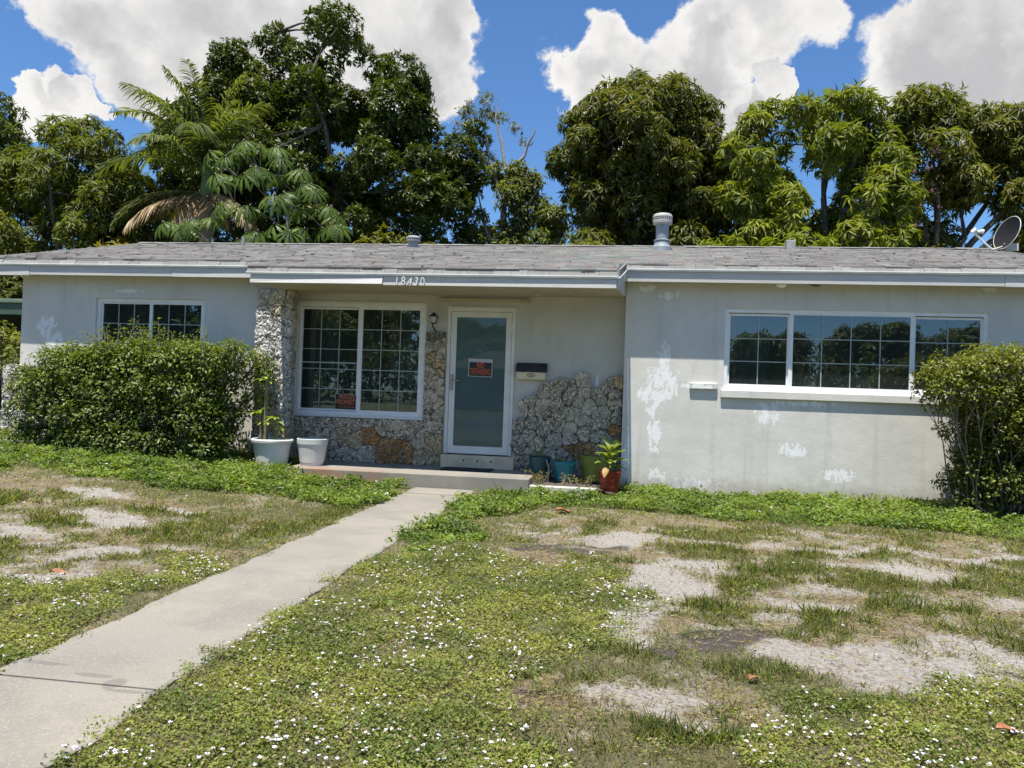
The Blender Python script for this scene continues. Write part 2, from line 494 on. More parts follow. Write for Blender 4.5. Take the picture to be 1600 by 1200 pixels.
M_step = mat('door_step_stone', simple((0.66, 0.54, 0.36), 0.85, 0.15, 6, 0.3, 0.004, dirt=0.4, dirtc=(0.4, 0.35, 0.26)))
M_ground = mat('lawn_soil', ground_fn)
M_leaf = mat('leaf', leaf_fn)
M_leafg = mat('leaf_glossy', leaf_fn, gloss=0.38, trans=0.26)
M_grass = mat('grass_blade', leaf_fn, gloss=0.55, trans=0.42)
M_bark = mat('bark', bark_fn)
M_barkl = mat('pale_bark', bark_fn, a=(0.22, 0.20, 0.17), b=(0.40, 0.37, 0.33))
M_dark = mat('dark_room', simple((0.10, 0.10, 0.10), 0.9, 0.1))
M_black = mat('black_metal', simple((0.012, 0.012, 0.013), 0.4, 0.2))

LOBES = {
  'left_edge': [(-22.16,13.59,5.59,0.69),(-21.62,13.18,4.31,0.44),(-23.22,13.84,9.5,0.61),(-23.4,13.46,4.2,0.68),(-24.33,13.83,5.18,0.46),(-22.5,13.7,10.38,0.41),(-21.4,13.68,9.71,0.31),(-23.29,13.4,3.85,0.39),(-22.23,13.7,9.77,0.75),(-21.85,13.65,3.87,0.34),(-24.12,14.06,8.67,0.48),(-23.14,13.22,8.81,0.69),(-23.47,14.19,9.07,0.59),(-22.2,13.74,10.93,0.37),(-23.98,13.64,3.92,0.46),(-21.88,13.97,4.19,0.73),(-21.91,13.77,10.54,0.3),(-21.34,13.52,4.68,0.41),(-23.35,13.56,6.58,0.74),(-24.35,13.28,10.08,0.39),(-21.67,13.87,7.87,0.56),(-24.64,13.75,4.23,0.28),(-22.54,13.46,4.82,0.45),(-24.21,13.69,4.78,0.52),(-22.04,13.85,7.68,0.51),(-23.56,13.87,10.3,0.55),(-21.54,12.84,7.26,0.51),(-24.69,13.7,9.27,0.45),(-21.27,13.57,8.51,0.61),(-21.66,13.72,5.98,0.64),(-21.55,13.39,8.44,0.65),(-23.79,13.7,7.59,0.69),(-22.38,13.96,9.16,0.76),(-22.26,13.76,6.87,0.41)],
  'left_mango': [(-20.67,12.13,7.05,0.74),(-19.92,11.87,5.43,0.72),(-19.18,12.4,6.02,0.71),(-19.22,11.3,3.99,0.45),(-17.22,10.17,7.49,0.58),(-20.34,11.52,4.45,0.61),(-20.65,11.6,6.26,0.43),(-14.95,10.96,6.87,0.74),(-16.34,11.17,7.23,0.49),(-16.45,10.95,6.01,0.81),(-19.37,10.61,5.53,0.78),(-18.03,10.94,6.8,0.53),(-16.69,11.15,7.89,0.83),(-17.58,11.43,7.02,0.57),(-19.68,12.11,6.81,0.51),(-16.49,11.2,6.79,0.55),(-15.97,12.19,4.64,0.46),(-17.46,12.41,5.18,0.51),(-16.15,12.03,7.89,0.51),(-19.19,11.92,7.91,0.68),(-18.3,12.01,7.52,0.76),(-17.82,11.54,3.96,0.32),(-16.71,12.4,5.9,0.66),(-18.69,11.17,4.42,0.47),(-15.3,11.74,5.39,0.62),(-17.16,11.86,4.66,0.48),(-19.52,11.56,4.54,0.77),(-20.62,11.3,4.35,0.31),(-15.85,11.09,8.62,0.33),(-16.19,10.26,5.52,0.52),(-17.33,11.21,8.68,0.53),(-18.66,11.74,5.1,0.53),(-20.26,11.76,3.73,0.35),(-19.85,11.82,7.65,0.66),(-18.23,10.92,7.07,0.49),(-18.62,12.29,4.46,0.68),(-18.28,11.29,8.95,0.3),(-15.01,11.78,6.71,0.54),(-14.3,10.79,5.65,0.59),(-18.24,11.86,9.12,0.52),(-20.3,11.69,7.36,0.42),(-19.91,12.02,8.07,0.45),(-19.6,11.94,8.31,0.43),(-14.57,11.72,5.43,0.45),(-17.05,12.34,8.05,0.74),(-19.73,12.22,5.2,0.77),(-17.75,11.83,7.54,0.49),(-20.27,11.11,3.97,0.55),(-17.7,11.55,6.09,0.6),(-19.06,12.69,6.3,0.57),(-20.54,11.27,5.22,0.28),(-20.98,11.94,7.13,0.31),(-15.86,11.63,6.21,0.8),(-16.2,11.23,4.89,0.66),(-13.96,10.98,5.05,0.36),(-18.35,11.29,4.26,0.82),(-15.39,10.53,6.6,0.78),(-18.97,11.69,3.97,0.52),(-19.06,12.7,7.19,0.8),(-17.41,12.03,9.14,0.54),(-15.38,11.74,6.64,0.46),(-15.42,11.38,7.56,0.35)],
  'big': [(-16.3,16.15,8.31,0.8),(-7.96,14.74,10.79,0.9),(-14.32,14.88,11.61,0.6),(-9.14,15.4,6.13,0.54),(-9.24,15.94,7.49,0.58),(-16.82,15.87,9.46,0.94),(-5.89,14.7,7.54,0.64),(-11.7,15.26,9.58,0.94),(-13.61,15.71,12.17,0.8),(-9.51,14.16,8.53,0.52),(-13.86,13.75,8.53,0.77),(-9.0,17.39,8.21,0.52),(-10.05,13.39,6.29,0.9),(-13.07,15.49,6.57,0.82),(-7.98,14.6,6.5,0.68),(-14.14,13.44,8.25,0.48),(-7.25,14.49,7.42,0.85),(-6.59,14.01,7.5,0.89),(-5.14,15.37,8.66,0.3),(-13.36,17.3,10.97,0.89),(-14.7,13.65,8.48,0.63),(-8.33,14.85,9.72,0.94),(-16.34,16.23,10.44,0.68),(-7.84,15.85,6.03,0.66),(-12.47,13.39,9.26,0.78),(-6.89,14.31,8.81,0.58),(-9.99,14.54,10.64,0.93),(-12.21,17.24,11.71,0.79),(-11.34,15.43,13.87,0.28),(-10.76,15.1,14.0,0.46),(-7.38,15.43,10.47,0.76),(-5.81,15.46,8.5,0.78),(-6.4,14.49,5.82,0.62),(-12.3,16.24,12.44,0.74),(-14.07,16.47,8.61,0.55),(-15.14,15.4,10.35,0.5),(-12.3,15.63,6.15,0.95),(-6.72,15.96,5.65,0.49),(-16.16,17.51,11.39,0.66),(-15.69,16.0,9.96,1.03),(-8.64,13.5,6.68,0.44),(-10.41,15.52,7.9,0.96),(-16.66,15.87,10.63,0.8),(-15.46,15.18,11.32,0.6),(-13.19,15.8,13.53,0.48),(-7.82,15.19,12.0,0.78),(-9.5,16.01,11.15,0.81),(-14.45,15.85,12.41,0.96),(-11.75,16.07,6.24,0.56),(-8.4,17.37,9.89,0.49),(-17.01,15.93,6.9,0.7),(-9.75,16.42,9.11,0.59),(-16.86,16.04,8.33,0.53),(-8.52,14.31,6.41,0.49),(-10.66,15.87,6.16,0.72),(-13.89,15.75,5.68,0.58),(-10.9,13.57,8.21,0.75),(-11.38,16.62,8.43,0.73),(-9.48,14.69,5.86,0.51),(-5.86,15.47,9.34,0.79),(-11.83,15.6,7.24,0.92),(-14.57,16.48,11.72,0.99),(-14.49,16.67,9.04,0.85),(-7.52,15.44,11.39,0.5),(-16.98,16.11,5.46,0.37),(-8.97,15.25,7.72,0.59),(-12.24,15.79,11.69,0.52),(-7.54,17.16,6.49,0.76),(-15.83,15.1,10.66,0.58),(-17.25,15.78,9.45,0.33),(-5.5,16.23,10.42,0.45),(-10.1,14.41,13.36,0.9),(-10.83,16.72,10.95,0.63),(-10.12,15.71,5.46,0.34),(-14.74,15.67,9.88,0.98),(-12.94,16.77,9.02,1.01),(-14.39,17.08,7.98,0.64),(-10.48,13.95,7.09,0.74),(-15.14,15.44,8.02,0.52),(-16.83,15.76,7.89,0.54),(-12.32,16.37,11.07,1.03),(-6.84,17.26,8.85,0.71),(-8.36,16.83,10.28,0.87),(-14.92,16.95,7.08,0.87),(-8.2,13.58,8.55,0.79),(-10.7,15.18,10.43,0.61),(-11.93,17.32,10.31,0.5),(-7.61,17.46,7.84,0.84),(-6.93,16.63,9.13,0.86),(-16.02,15.28,11.18,0.33),(-6.03,16.11,8.26,0.57),(-8.77,15.62,6.31,0.84),(-11.91,15.95,13.1,0.65),(-14.36,16.1,8.36,0.91),(-13.01,16.03,14.11,0.4),(-13.23,16.07,5.96,0.51),(-14.46,17.57,7.35,0.54),(-7.43,15.49,11.66,0.39),(-16.89,15.49,9.86,0.54),(-8.97,16.14,12.59,0.62),(-14.73,15.77,8.27,0.73),(-14.89,13.73,6.09,0.61),(-11.74,17.52,12.17,0.79),(-15.94,14.92,8.58,0.61),(-15.6,15.5,7.56,0.87),(-10.6,13.49,11.22,0.51),(-11.49,14.74,5.67,0.66),(-10.13,17.39,11.0,0.65),(-12.92,14.52,11.13,0.77),(-14.82,15.02,5.66,0.48),(-11.53,16.87,12.66,0.78),(-13.87,14.36,9.99,0.46),(-14.31,15.76,13.3,0.45),(-14.15,15.8,10.48,0.54),(-12.72,16.21,5.67,0.56),(-13.15,15.4,10.95,0.63),(-14.3,15.13,12.67,0.74),(-14.15,14.84,5.76,0.52),(-9.4,14.9,7.81,0.83),(-12.26,13.3,8.69,0.73)],
  'sparse_top': [(-5.92,17.02,11.35,0.38),(-5.22,16.81,11.76,0.33),(-5.87,16.97,11.76,0.18),(-5.03,17.23,9.74,0.3),(-5.09,17.45,11.46,0.26),(-5.24,16.99,11.29,0.41),(-5.97,17.24,11.06,0.26),(-6.25,16.84,10.97,0.16),(-4.72,17.41,11.35,0.29),(-4.15,17.22,10.85,0.25),(-3.85,16.99,10.26,0.16),(-5.38,17.23,9.85,0.33),(-6.01,16.86,11.46,0.25)],
  'sparse_low': [(-2.74,16.2,5.63,0.35),(-3.51,16.32,5.75,0.49),(-4.18,16.33,7.93,0.45),(-4.55,16.43,5.6,0.29),(-3.13,16.55,5.7,0.37),(-5.4,15.91,6.34,0.59),(-3.76,16.44,7.53,0.59),(-4.68,16.94,8.83,0.44),(-2.31,16.75,5.67,0.27),(-4.52,16.76,6.3,0.67),(-3.78,16.87,7.17,0.62),(-3.41,16.61,8.74,0.5),(-3.59,17.31,8.36,0.46),(-2.62,16.76,7.06,0.59),(-5.75,16.46,6.07,0.46),(-3.72,16.49,6.48,0.47),(-3.71,17.14,8.6,0.4),(-5.93,16.53,7.11,0.39),(-4.0,16.58,9.02,0.56),(-4.06,16.19,6.37,0.53),(-3.18,16.74,7.97,0.41),(-4.23,16.48,6.83,0.56),(-5.75,16.79,8.1,0.38),(-2.73,16.96,5.99,0.43),(-3.02,17.15,7.46,0.67),(-5.12,17.34,6.94,0.59),(-5.76,16.14,6.61,0.38),(-2.34,16.26,7.4,0.28),(-3.87,16.29,8.54,0.55),(-2.33,16.67,7.12,0.24),(-5.52,16.57,6.92,0.38),(-5.23,16.17,7.4,0.38),(-3.03,15.88,6.47,0.5),(-5.69,16.32,5.7,0.45),(-4.95,16.3,9.02,0.24),(-4.09,15.88,8.15,0.44),(-4.6,16.64,9.24,0.28),(-5.32,16.3,5.64,0.39),(-2.6,16.2,7.53,0.53),(-2.61,16.61,6.63,0.5)],
  'mid': [(1.19,13.43,5.74,0.71),(1.49,13.09,9.39,0.59),(-0.4,14.5,9.09,0.83),(0.01,13.81,6.3,0.69),(0.81,14.34,6.48,0.54),(-1.1,13.27,8.81,0.62),(-0.05,13.31,5.42,0.62),(-1.66,14.2,9.01,0.48),(0.77,12.22,8.41,0.62),(0.53,12.91,9.89,0.63),(2.1,12.85,7.06,0.54),(-1.09,12.89,7.13,0.64),(-0.87,14.95,8.71,0.64),(0.51,12.75,7.51,0.68),(-1.21,14.11,9.91,0.83),(-1.18,12.73,9.86,0.5),(1.69,15.2,9.42,0.54),(-1.76,13.42,8.45,0.72),(1.06,13.9,10.96,0.48),(1.37,11.92,7.99,0.64),(-1.59,13.63,5.29,0.29),(-1.16,14.1,6.58,0.63),(-0.27,12.66,8.07,0.55),(0.22,12.98,5.14,0.3),(1.98,13.15,8.93,0.77),(0.66,14.34,6.02,0.71),(2.41,13.94,9.78,0.5),(-0.34,12.17,9.6,0.71),(0.28,12.8,6.85,0.8),(-0.69,15.16,8.28,0.7),(-0.71,13.13,10.31,0.52),(-1.02,12.48,5.52,0.74),(0.89,14.97,9.83,0.84),(2.36,14.17,8.76,0.7),(1.69,13.28,6.79,0.72),(-0.98,14.24,9.55,0.63),(2.29,13.94,10.27,0.48),(2.07,14.37,10.24,0.5),(1.62,12.28,5.9,0.52),(-0.3,14.42,6.84,0.57),(2.84,14.04,5.81,0.31),(-1.47,13.94,5.52,0.44),(2.16,13.55,8.15,0.63),(0.24,13.08,8.25,0.67),(1.0,15.42,8.72,0.85),(2.55,14.47,6.56,0.65),(1.51,14.68,10.39,0.66),(-1.46,13.51,7.2,0.28),(-0.51,15.06,7.89,0.53),(1.3,15.0,6.67,0.79),(1.32,13.52,7.71,0.7),(1.39,12.57,10.11,0.62),(-2.13,13.68,8.58,0.49),(-1.47,12.35,8.79,0.47),(-0.22,13.14,10.34,0.6),(0.25,13.61,10.91,0.44),(-1.88,13.5,9.71,0.39),(-0.54,14.0,7.19,0.83),(0.35,14.78,9.33,0.65),(1.07,15.29,10.63,0.67),(2.07,12.91,5.75,0.54),(2.27,14.73,6.93,0.74),(0.82,13.14,5.42,0.5),(0.76,13.32,5.17,0.27),(1.41,14.52,7.44,0.83),(-1.75,14.24,7.74,0.46),(1.51,13.51,10.86,0.35),(2.62,13.87,7.18,0.31),(-0.3,13.9,10.95,0.29),(0.18,12.99,10.2,0.73),(2.59,13.72,5.82,0.58),(1.73,15.25,8.62,0.56),(0.34,11.58,9.04,0.69),(1.66,12.62,5.45,0.62),(2.28,14.32,7.9,0.76),(-1.21,13.7,7.87,0.65),(-0.67,13.23,5.9,0.54),(1.89,14.54,8.95,0.51),(-0.78,13.36,10.06,0.61),(2.61,12.89,5.35,0.48)],
  'bright': [(4.66,13.85,6.48,0.62),(3.84,11.61,5.84,0.65),(6.67,14.1,8.71,0.65),(6.71,12.58,9.73,0.4),(3.63,13.71,8.13,0.48),(3.57,12.57,9.3,0.41),(3.64,12.72,5.56,0.41),(3.74,13.02,9.71,0.38),(4.02,12.3,6.98,0.61),(4.23,12.11,5.46,0.44),(3.02,13.23,7.79,0.54),(5.86,13.8,9.64,0.71),(3.62,11.31,7.52,0.36),(7.34,13.03,5.41,0.52),(4.48,13.34,8.96,0.39),(6.29,12.16,5.13,0.37),(5.6,11.65,8.32,0.64),(4.46,11.09,6.15,0.37),(7.39,13.43,6.95,0.54),(3.19,11.59,6.72,0.55),(7.53,13.26,6.52,0.59),(3.62,13.22,6.74,0.53),(5.25,13.74,5.97,0.52),(6.18,11.29,5.71,0.6),(3.88,13.49,7.27,0.55),(5.51,12.01,9.65,0.37),(4.31,11.26,6.72,0.49),(5.64,13.61,9.22,0.5),(7.68,12.17,5.48,0.22),(3.15,12.92,5.69,0.53),(4.33,14.06,7.95,0.68),(6.28,12.44,7.54,0.4),(6.74,12.25,5.96,0.38),(6.6,13.76,7.25,0.49),(5.54,12.91,5.99,0.43),(7.94,12.95,6.19,0.24),(3.04,12.72,8.8,0.37),(7.04,12.35,7.09,0.48),(4.64,11.97,9.47,0.36),(4.23,13.02,9.78,0.45),(6.74,13.05,5.68,0.48),(7.47,12.01,6.92,0.45),(3.42,12.93,8.53,0.64),(7.05,11.94,7.36,0.56),(7.32,12.39,8.1,0.56),(7.3,11.91,7.24,0.4),(5.81,11.16,8.44,0.39),(4.47,12.4,6.65,0.61),(4.59,13.19,7.66,0.39),(6.7,13.17,8.18,0.38),(7.83,12.88,5.23,0.33),(5.59,12.96,5.24,0.35),(2.97,12.84,8.32,0.49),(7.26,12.02,5.78,0.44),(7.15,13.11,8.96,0.57),(6.88,13.02,9.44,0.37),(4.89,12.05,9.5,0.37),(6.19,11.89,9.69,0.4),(7.23,13.77,8.57,0.39),(2.86,12.15,8.41,0.32),(3.04,12.96,6.93,0.42),(3.53,13.56,6.07,0.58),(3.87,12.24,6.72,0.4),(6.25,12.53,10.1,0.24),(3.38,11.21,7.71,0.48),(3.5,11.19,5.81,0.37),(5.99,13.62,6.62,0.6),(6.15,12.89,6.13,0.58),(2.89,12.18,7.12,0.46),(5.72,11.72,5.58,0.36),(5.21,12.12,5.0,0.22),(6.1,13.35,8.52,0.42),(4.11,12.28,5.05,0.27),(6.29,11.07,6.72,0.42)],
  'right': [(13.34,15.02,9.36,0.45),(11.84,15.33,9.17,0.59),(10.74,14.97,8.51,0.55),(10.02,14.02,7.99,0.63),(14.04,14.96,8.19,0.27),(12.47,15.23,6.78,0.63),(12.92,15.83,7.24,0.5),(13.25,14.08,7.41,0.54),(11.58,13.88,8.85,0.46),(8.63,15.21,9.73,0.68),(9.68,15.46,6.41,0.46),(9.95,14.94,10.1,0.66),(12.99,13.81,8.28,0.48),(12.44,13.98,9.02,0.68),(9.58,14.56,6.02,0.52),(8.1,13.79,7.53,0.49),(12.05,14.16,9.36,0.57),(13.53,14.62,8.17,0.5),(13.68,15.82,6.79,0.7),(8.98,15.05,9.95,0.76),(10.21,14.88,7.71,0.27),(12.83,14.08,5.74,0.52),(12.12,15.43,6.91,0.65),(13.41,14.05,6.83,0.4),(9.04,14.08,5.7,0.41),(13.59,14.86,6.99,0.43),(11.47,13.68,7.46,0.66),(13.76,14.06,6.07,0.23),(9.64,15.07,8.31,0.54),(9.51,14.09,10.38,0.26),(9.96,14.75,7.99,0.67),(11.51,14.07,5.5,0.33),(8.24,14.51,8.64,0.5),(8.48,15.02,7.38,0.48),(10.62,14.32,9.64,0.56),(12.09,13.55,7.98,0.51),(9.9,14.97,7.65,0.42),(9.59,15.19,10.59,0.66),(9.6,14.47,6.66,0.33),(13.53,15.16,7.44,0.74),(9.66,14.24,5.55,0.3),(13.11,13.59,6.22,0.65),(12.38,13.62,7.16,0.49),(8.67,14.69,6.66,0.6),(13.8,14.85,5.84,0.43),(9.22,13.36,8.89,0.48),(11.64,13.35,8.5,0.43),(7.99,14.3,9.04,0.28),(12.38,13.84,6.21,0.38),(11.21,14.32,5.93,0.41),(12.45,15.3,8.28,0.51),(9.7,14.07,8.51,0.6),(9.12,15.14,6.31,0.44),(13.12,14.99,8.34,0.46),(10.76,15.71,9.05,0.72),(12.96,14.63,9.61,0.53),(8.27,14.97,8.28,0.3),(10.98,14.34,10.02,0.43),(10.39,14.55,7.84,0.31),(11.99,13.72,6.11,0.63),(7.94,14.18,10.01,0.35),(10.26,14.27,10.0,0.4),(12.86,15.63,7.66,0.46),(11.83,15.55,8.7,0.58),(10.96,14.44,8.09,0.54),(8.69,14.25,10.46,0.6),(11.46,14.26,9.86,0.51),(11.48,14.64,7.62,0.42),(13.1,14.4,8.63,0.43),(12.13,15.7,9.9,0.48),(9.39,14.88,6.57,0.43),(11.95,14.05,8.43,0.43),(12.06,14.67,6.27,0.46),(11.12,14.42,9.54,0.7),(12.42,15.67,9.78,0.71),(12.27,14.1,9.63,0.43)],
}

# ================================================================== GROUND
def zg(x, y):
    x = np.asarray(x, dtype=float); y = np.asarray(y, dtype=float)
    z = 0.24 * sst(-2.75 - x, 0.0, 3.4) * sst(y, -6.5, -1.6)
    z = z + 0.18 * sst(-x, 8.4, 9.4) * sst(y, -0.9, -0.5)
    z = z + (fbm(x, y, 0.5, 3) - 0.5) * 0.035 * sst(np.abs(x + 2.19), 0.38, 0.6)
    return z - 0.006

def in_poly(x, y, poly):
    c = np.zeros(x.shape, dtype=bool)
    for i in range(len(poly)):
        x1, y1 = poly[i]; x2, y2 = poly[i - 1]
        if y1 == y2: continue
        c ^= ((y1 > y) != (y2 > y)) & (x < (x2 - x1) * (y - y1) / (y2 - y1) + x1)
    return c

GREEN = [[(-1.72, -0.90), (-1.13, -0.85), (0.0, -0.80), (0.0, 0.1), (9, 0.1), (9, -3.3), (3.78, -2.5), (2.76, -2.2), (1.47, -2.25), (0.23, -1.85), (-0.9, -1.95), (-1.25, -2.6), (-1.72, -3.3)],
         [(-2.62, -.92), (-2.6, -2.5), (-2.9, -2.8), (-3.8, -2.6), (-4.6, -2.9), (-7.2, -2.4), (-12, -2.3), (-12, 4), (-4.3, 4), (-4.3, -.92)],
         [(-1.72, -4.0), (-1.35, -3.85), (-1.25, -4.4), (-1.72, -4.9)]]
CLOVER = [[(-1.75, -5.0), (-1.4, -4.6), (-0.53, -4.7), (-0.01, -4.95), (0.30, -5.5), (0.25, -6.1), (0.0, -6.5), (-0.25, -6.9), (-0.3, -7.4), (-0.1, -8.5), (-1.75, -8.7), (-1.77, -7.6)],
          [(-2.62, -7.8), (-4.4, -7.8), (-3.9, -6.35), (-3.2, -5.9), (-2.95, -5.4), (-2.62, -5.9)],
          [(0.75, -6.95), (1.9, -6.65), (1.6, -8), (0.4, -8)]]
SAND = [[(-0.75, -2.6), (0.21, -2.4), (1.41, -2.55), (4.4, -2.75), (4.0, -6.6), (1.36, -6.95), (0.9, -6.75), (0.80, -6.4), (0.5, -6.2), (0.35, -5.6), (0.0, -5.1), (-0.73, -4.5)],
        [(-9.5, -2.9), (-5.3, -3.2), (-3.5, -3.5), (-3.0, -4.2), (-2.8, -5.3), (-3.1, -5.8), (-3.9, -6.2), (-9, -6.4)],
        [(-0.2, -7.0), (0.55, -6.95), (0.4, -7.6), (-0.15, -7.6)]]
BARE = [(1.27, -6.60, .42, .20), (1.74, -6.45, .35, .22), (0.75, -4.35, .40, .30), (1.36, -5.25, .38, .17), (0.15, -5.9, .20, .40), (0.22, -7.15, .16, .13),
        (0.42, -5.0, .25, .5), (2.1, -4.2, .6, .15), (2.7, -5.2, .5, .2), (0.1, -3.6, .35, .3), (1.6, -3.5, .8, .13), (3.0, -3.4, .7, .12), (-0.95, -3.6, .2, .12),
        (-4.4, -4.35, .5, .2), (-3.7, -5.5, .3, .2), (-4.7, -5.1, .5, .2), (-3.3, -4.9, .22, .2), (-5.2, -3.5, .4, .2), (-3.9, -3.55, .2, .12), (-3.6, -6.0, .25, .1)]
SOIL = [(-0.42, -4.22, .36, .20), (0.70, -6.35, .26, .22), (0.29, -6.41, .12, .10), (-0.09, -7.30, .16, .10), (-3.10, -5.40, .25, .12), (-0.77, -7.04, .08, .07), (0.0, -3.9, .25, .1)]
TUFT = [(1.05, -6.15, .14, .12), (1.25, -5.75, .25, .15), (0.85, -5.15, .15, .14), (0.55, -5.65, .14, .12), (1.9, -5.4, .35, .13), (1.15, -4.6, .35, .18), (1.8, -4.7, .3, .15),
        (2.3, -4.7, .2, .1), (0.75, -3.85, .3, .12), (1.5, -3.9, .3, .1), (2.6, -4.0, .35, .1), (0.1, -4.55, .2, .1), (0.65, -6.75, .22, .12), (0.95, -7.1, .2, .12), (-0.3, -3.3, .15, .1),
        (2.1, -6.0, .3, .15), (1.7, -6.95, .25, .1), (-3.6, -4.75, .3, .12), (-4.6, -4.7, .25, .1), (-3.1, -4.7, .2, .15), (-4.1, -3.9, .4, .12), (-4.9, -5.5, .2, .1), (-5.6, -4.2, .4, .15), (-2.9, -4.2, .2, .35),
        (-0.55, -5.6, .1, .1), (-1.0, -6.2, .12, .1), (0.1, -6.6, .2, .12), (0.3, -7.5, .2, .1), (3.2, -4.5, .3, .15), (2.9, -5.9, .4, .15), (0.0, -2.9, .3, .1), (-1.6, -5.3, .1, .2), (-2.75, -3.4, .12, .6)]

def ell(x, y, L, soft=0.5):
    m = np.zeros(x.shape)
    for cx, cy, rx, ry in L:
        q = np.sqrt(((x - cx) / rx) ** 2 + ((y - cy) / ry) ** 2)
        m = np.maximum(m, sst(-q, -1 - soft, -1 + soft))
    return m

def masks(x, y):
    x = np.asarray(x, float); y = np.asarray(y, float)
    jx = x + (fbm(x, y, 0.5, 4) - .5) * 1.0; jy = y + (fbm(x + 50, y, 0.5, 4) - .5) * 1.1
    def P(Ls):
        m = np.zeros(x.shape)
        for L in Ls: m = np.maximum(m, in_poly(jx, jy, L).astype(float))
        return m
    g, c, s = P(GREEN), P(CLOVER), P(SAND)
    n = fbm(x * 1.0 + 9, y * 1.0, 0.42, 4); n2 = fbm(x + 33, y + 5, 0.16, 3)
    tuft = ell(jx, jy, [(a, b, c_, d_ * 1.7) for a, b, c_, d_ in TUFT], .7)
    bare = ell(jx, jy, [(a, b, c_ * .97, d_ * 1.3) for a, b, c_, d_ in BARE], .45) * (.55 + .45 * sst(n2, .3, .5)); soil = ell(jx, jy, SOIL)
    grass = np.where(g > 0, 0.95, np.where(c > 0, 0.32 + 0.4 * sst(n, .45, .6), np.where(s > 0, 0.12 + 0.86 * sst(n + (n2 - .5) * .5, .475, .61), 0.6 * sst(n + (n2 - .5) * .4, .40, .55) + .35)))
    grass = np.maximum(grass * (1 - bare * 0.97), tuft * (.40 + .80 * sst(n2, .35, .6)))
    grass = grass * (1 - soil * 0.97)
    clov = np.where(c > 0, sst(n2 + n, .62, .95) * .75 + .35, 0.0) * (1 - bare * .8) * (1 - soil)
    clov = np.maximum(clov, np.where(g > 0, .25 + .75 * sst(n, .40, .56), 0)); clov = np.maximum(clov, .16 * (n2 > .55) * (1 - bare))
    return g, c, s, grass, clov, bare, soil, n, n2

def spaced(a, b, fa, fb, step):
    mid = list(np.arange(fa, fb + 1e-6, step)); lo = []; v = fa; d = step
    while v > a: d *= 1.35; v -= d; lo.append(v)
    hi = []; v = mid[-1]; d = step
    while v < b: d *= 1.35; v += d; hi.append(v)
    return np.array(lo[::-1] + mid + hi)

gx = spaced(-260, 260, -9.6, 5.2, 0.045)
gy = np.concatenate([spaced(-260, -8.4, -8.4, -8.35, 0.045)[:-8], np.arange(-8.3, -5.0, 0.03), np.arange(-5.0, -0.1, 0.05), spaced(0.0, 260, 0.0, 0.1, 0.1)])
gy = np.unique(np.round(gy, 4))
X, Y = np.meshgrid(gx, gy)
Zz = zg(X, Y)
g, c, s, gr, cl, ba, so, n, n2 = masks(X, Y)
path_in = sst(-np.abs(X + 2.19), -0.37, -0.31) * sst(Y, -60, -59.8) * sst(-Y, 0.9, 0.95)
Zz = Zz - 0.03 * path_in * (np.abs(Y) < 70)
Zz = Zz + 0.012 * sst(gr, .3, .8) * (1 - path_in)
def cmix(a, b, t): return a * (1 - t[..., None]) + np.array(b) * t[..., None]
n3 = (fbm(X + 7, Y - 3, .09, 3) - .5)
base = np.ones(X.shape + (3,)) * np.array((0.25, 0.205, 0.125))
base = cmix(base, (0.37, 0.34, 0.30), sst(n + n3 * .22, .42, .50) * (1 - g) * (1 - .75 * (c > 0)))
base = cmix(base, (0.42, 0.39, 0.345), sst(ba + n3 * .9, .18, .50))
base = cmix(base, (0.24, 0.175, 0.12), sst(fbm(X + 5, Y + 60, .3, 4) + n3 * .3, .53, .62) * (s > 0) * (1 - ba) * .8)
base = cmix(base, (0.15, 0.14, 0.065), sst(gr, .3, .8))
base = cmix(base, (0.055, 0.043, 0.033), sst(so + n3 * .9, .2, .7) * .9)
base = cmix(base, (0.11, 0.105, 0.045), sst(cl, .3, .8) * .75)
base = cmix(base, (0.10, 0.105, 0.040), (g > 0) * 0.8)
far_ = sst(np.maximum(np.abs(X + 2) - 9, np.abs(Y + 4) - 6), 0, 3)
base = cmix(base, (0.09, 0.11, 0.04), far_ * .8)
nx_, ny_ = len(gx), len(gy)
idx = np.arange(nx_ * ny_).reshape(ny_, nx_)
F = np.stack([idx[:-1, :-1], idx[:-1, 1:], idx[1:, 1:], idx[1:, :-1]], -1).reshape(-1, 4)
V = np.stack([X, Y, Zz], -1).reshape(-1, 3)
ground = fast('ground', V, F, M_ground, col=base.reshape(-1, 3), smooth=True)
tag(ground, 'sandy front lawn with patchy grass, bare sand and weeds in front of the house', kind='structure')

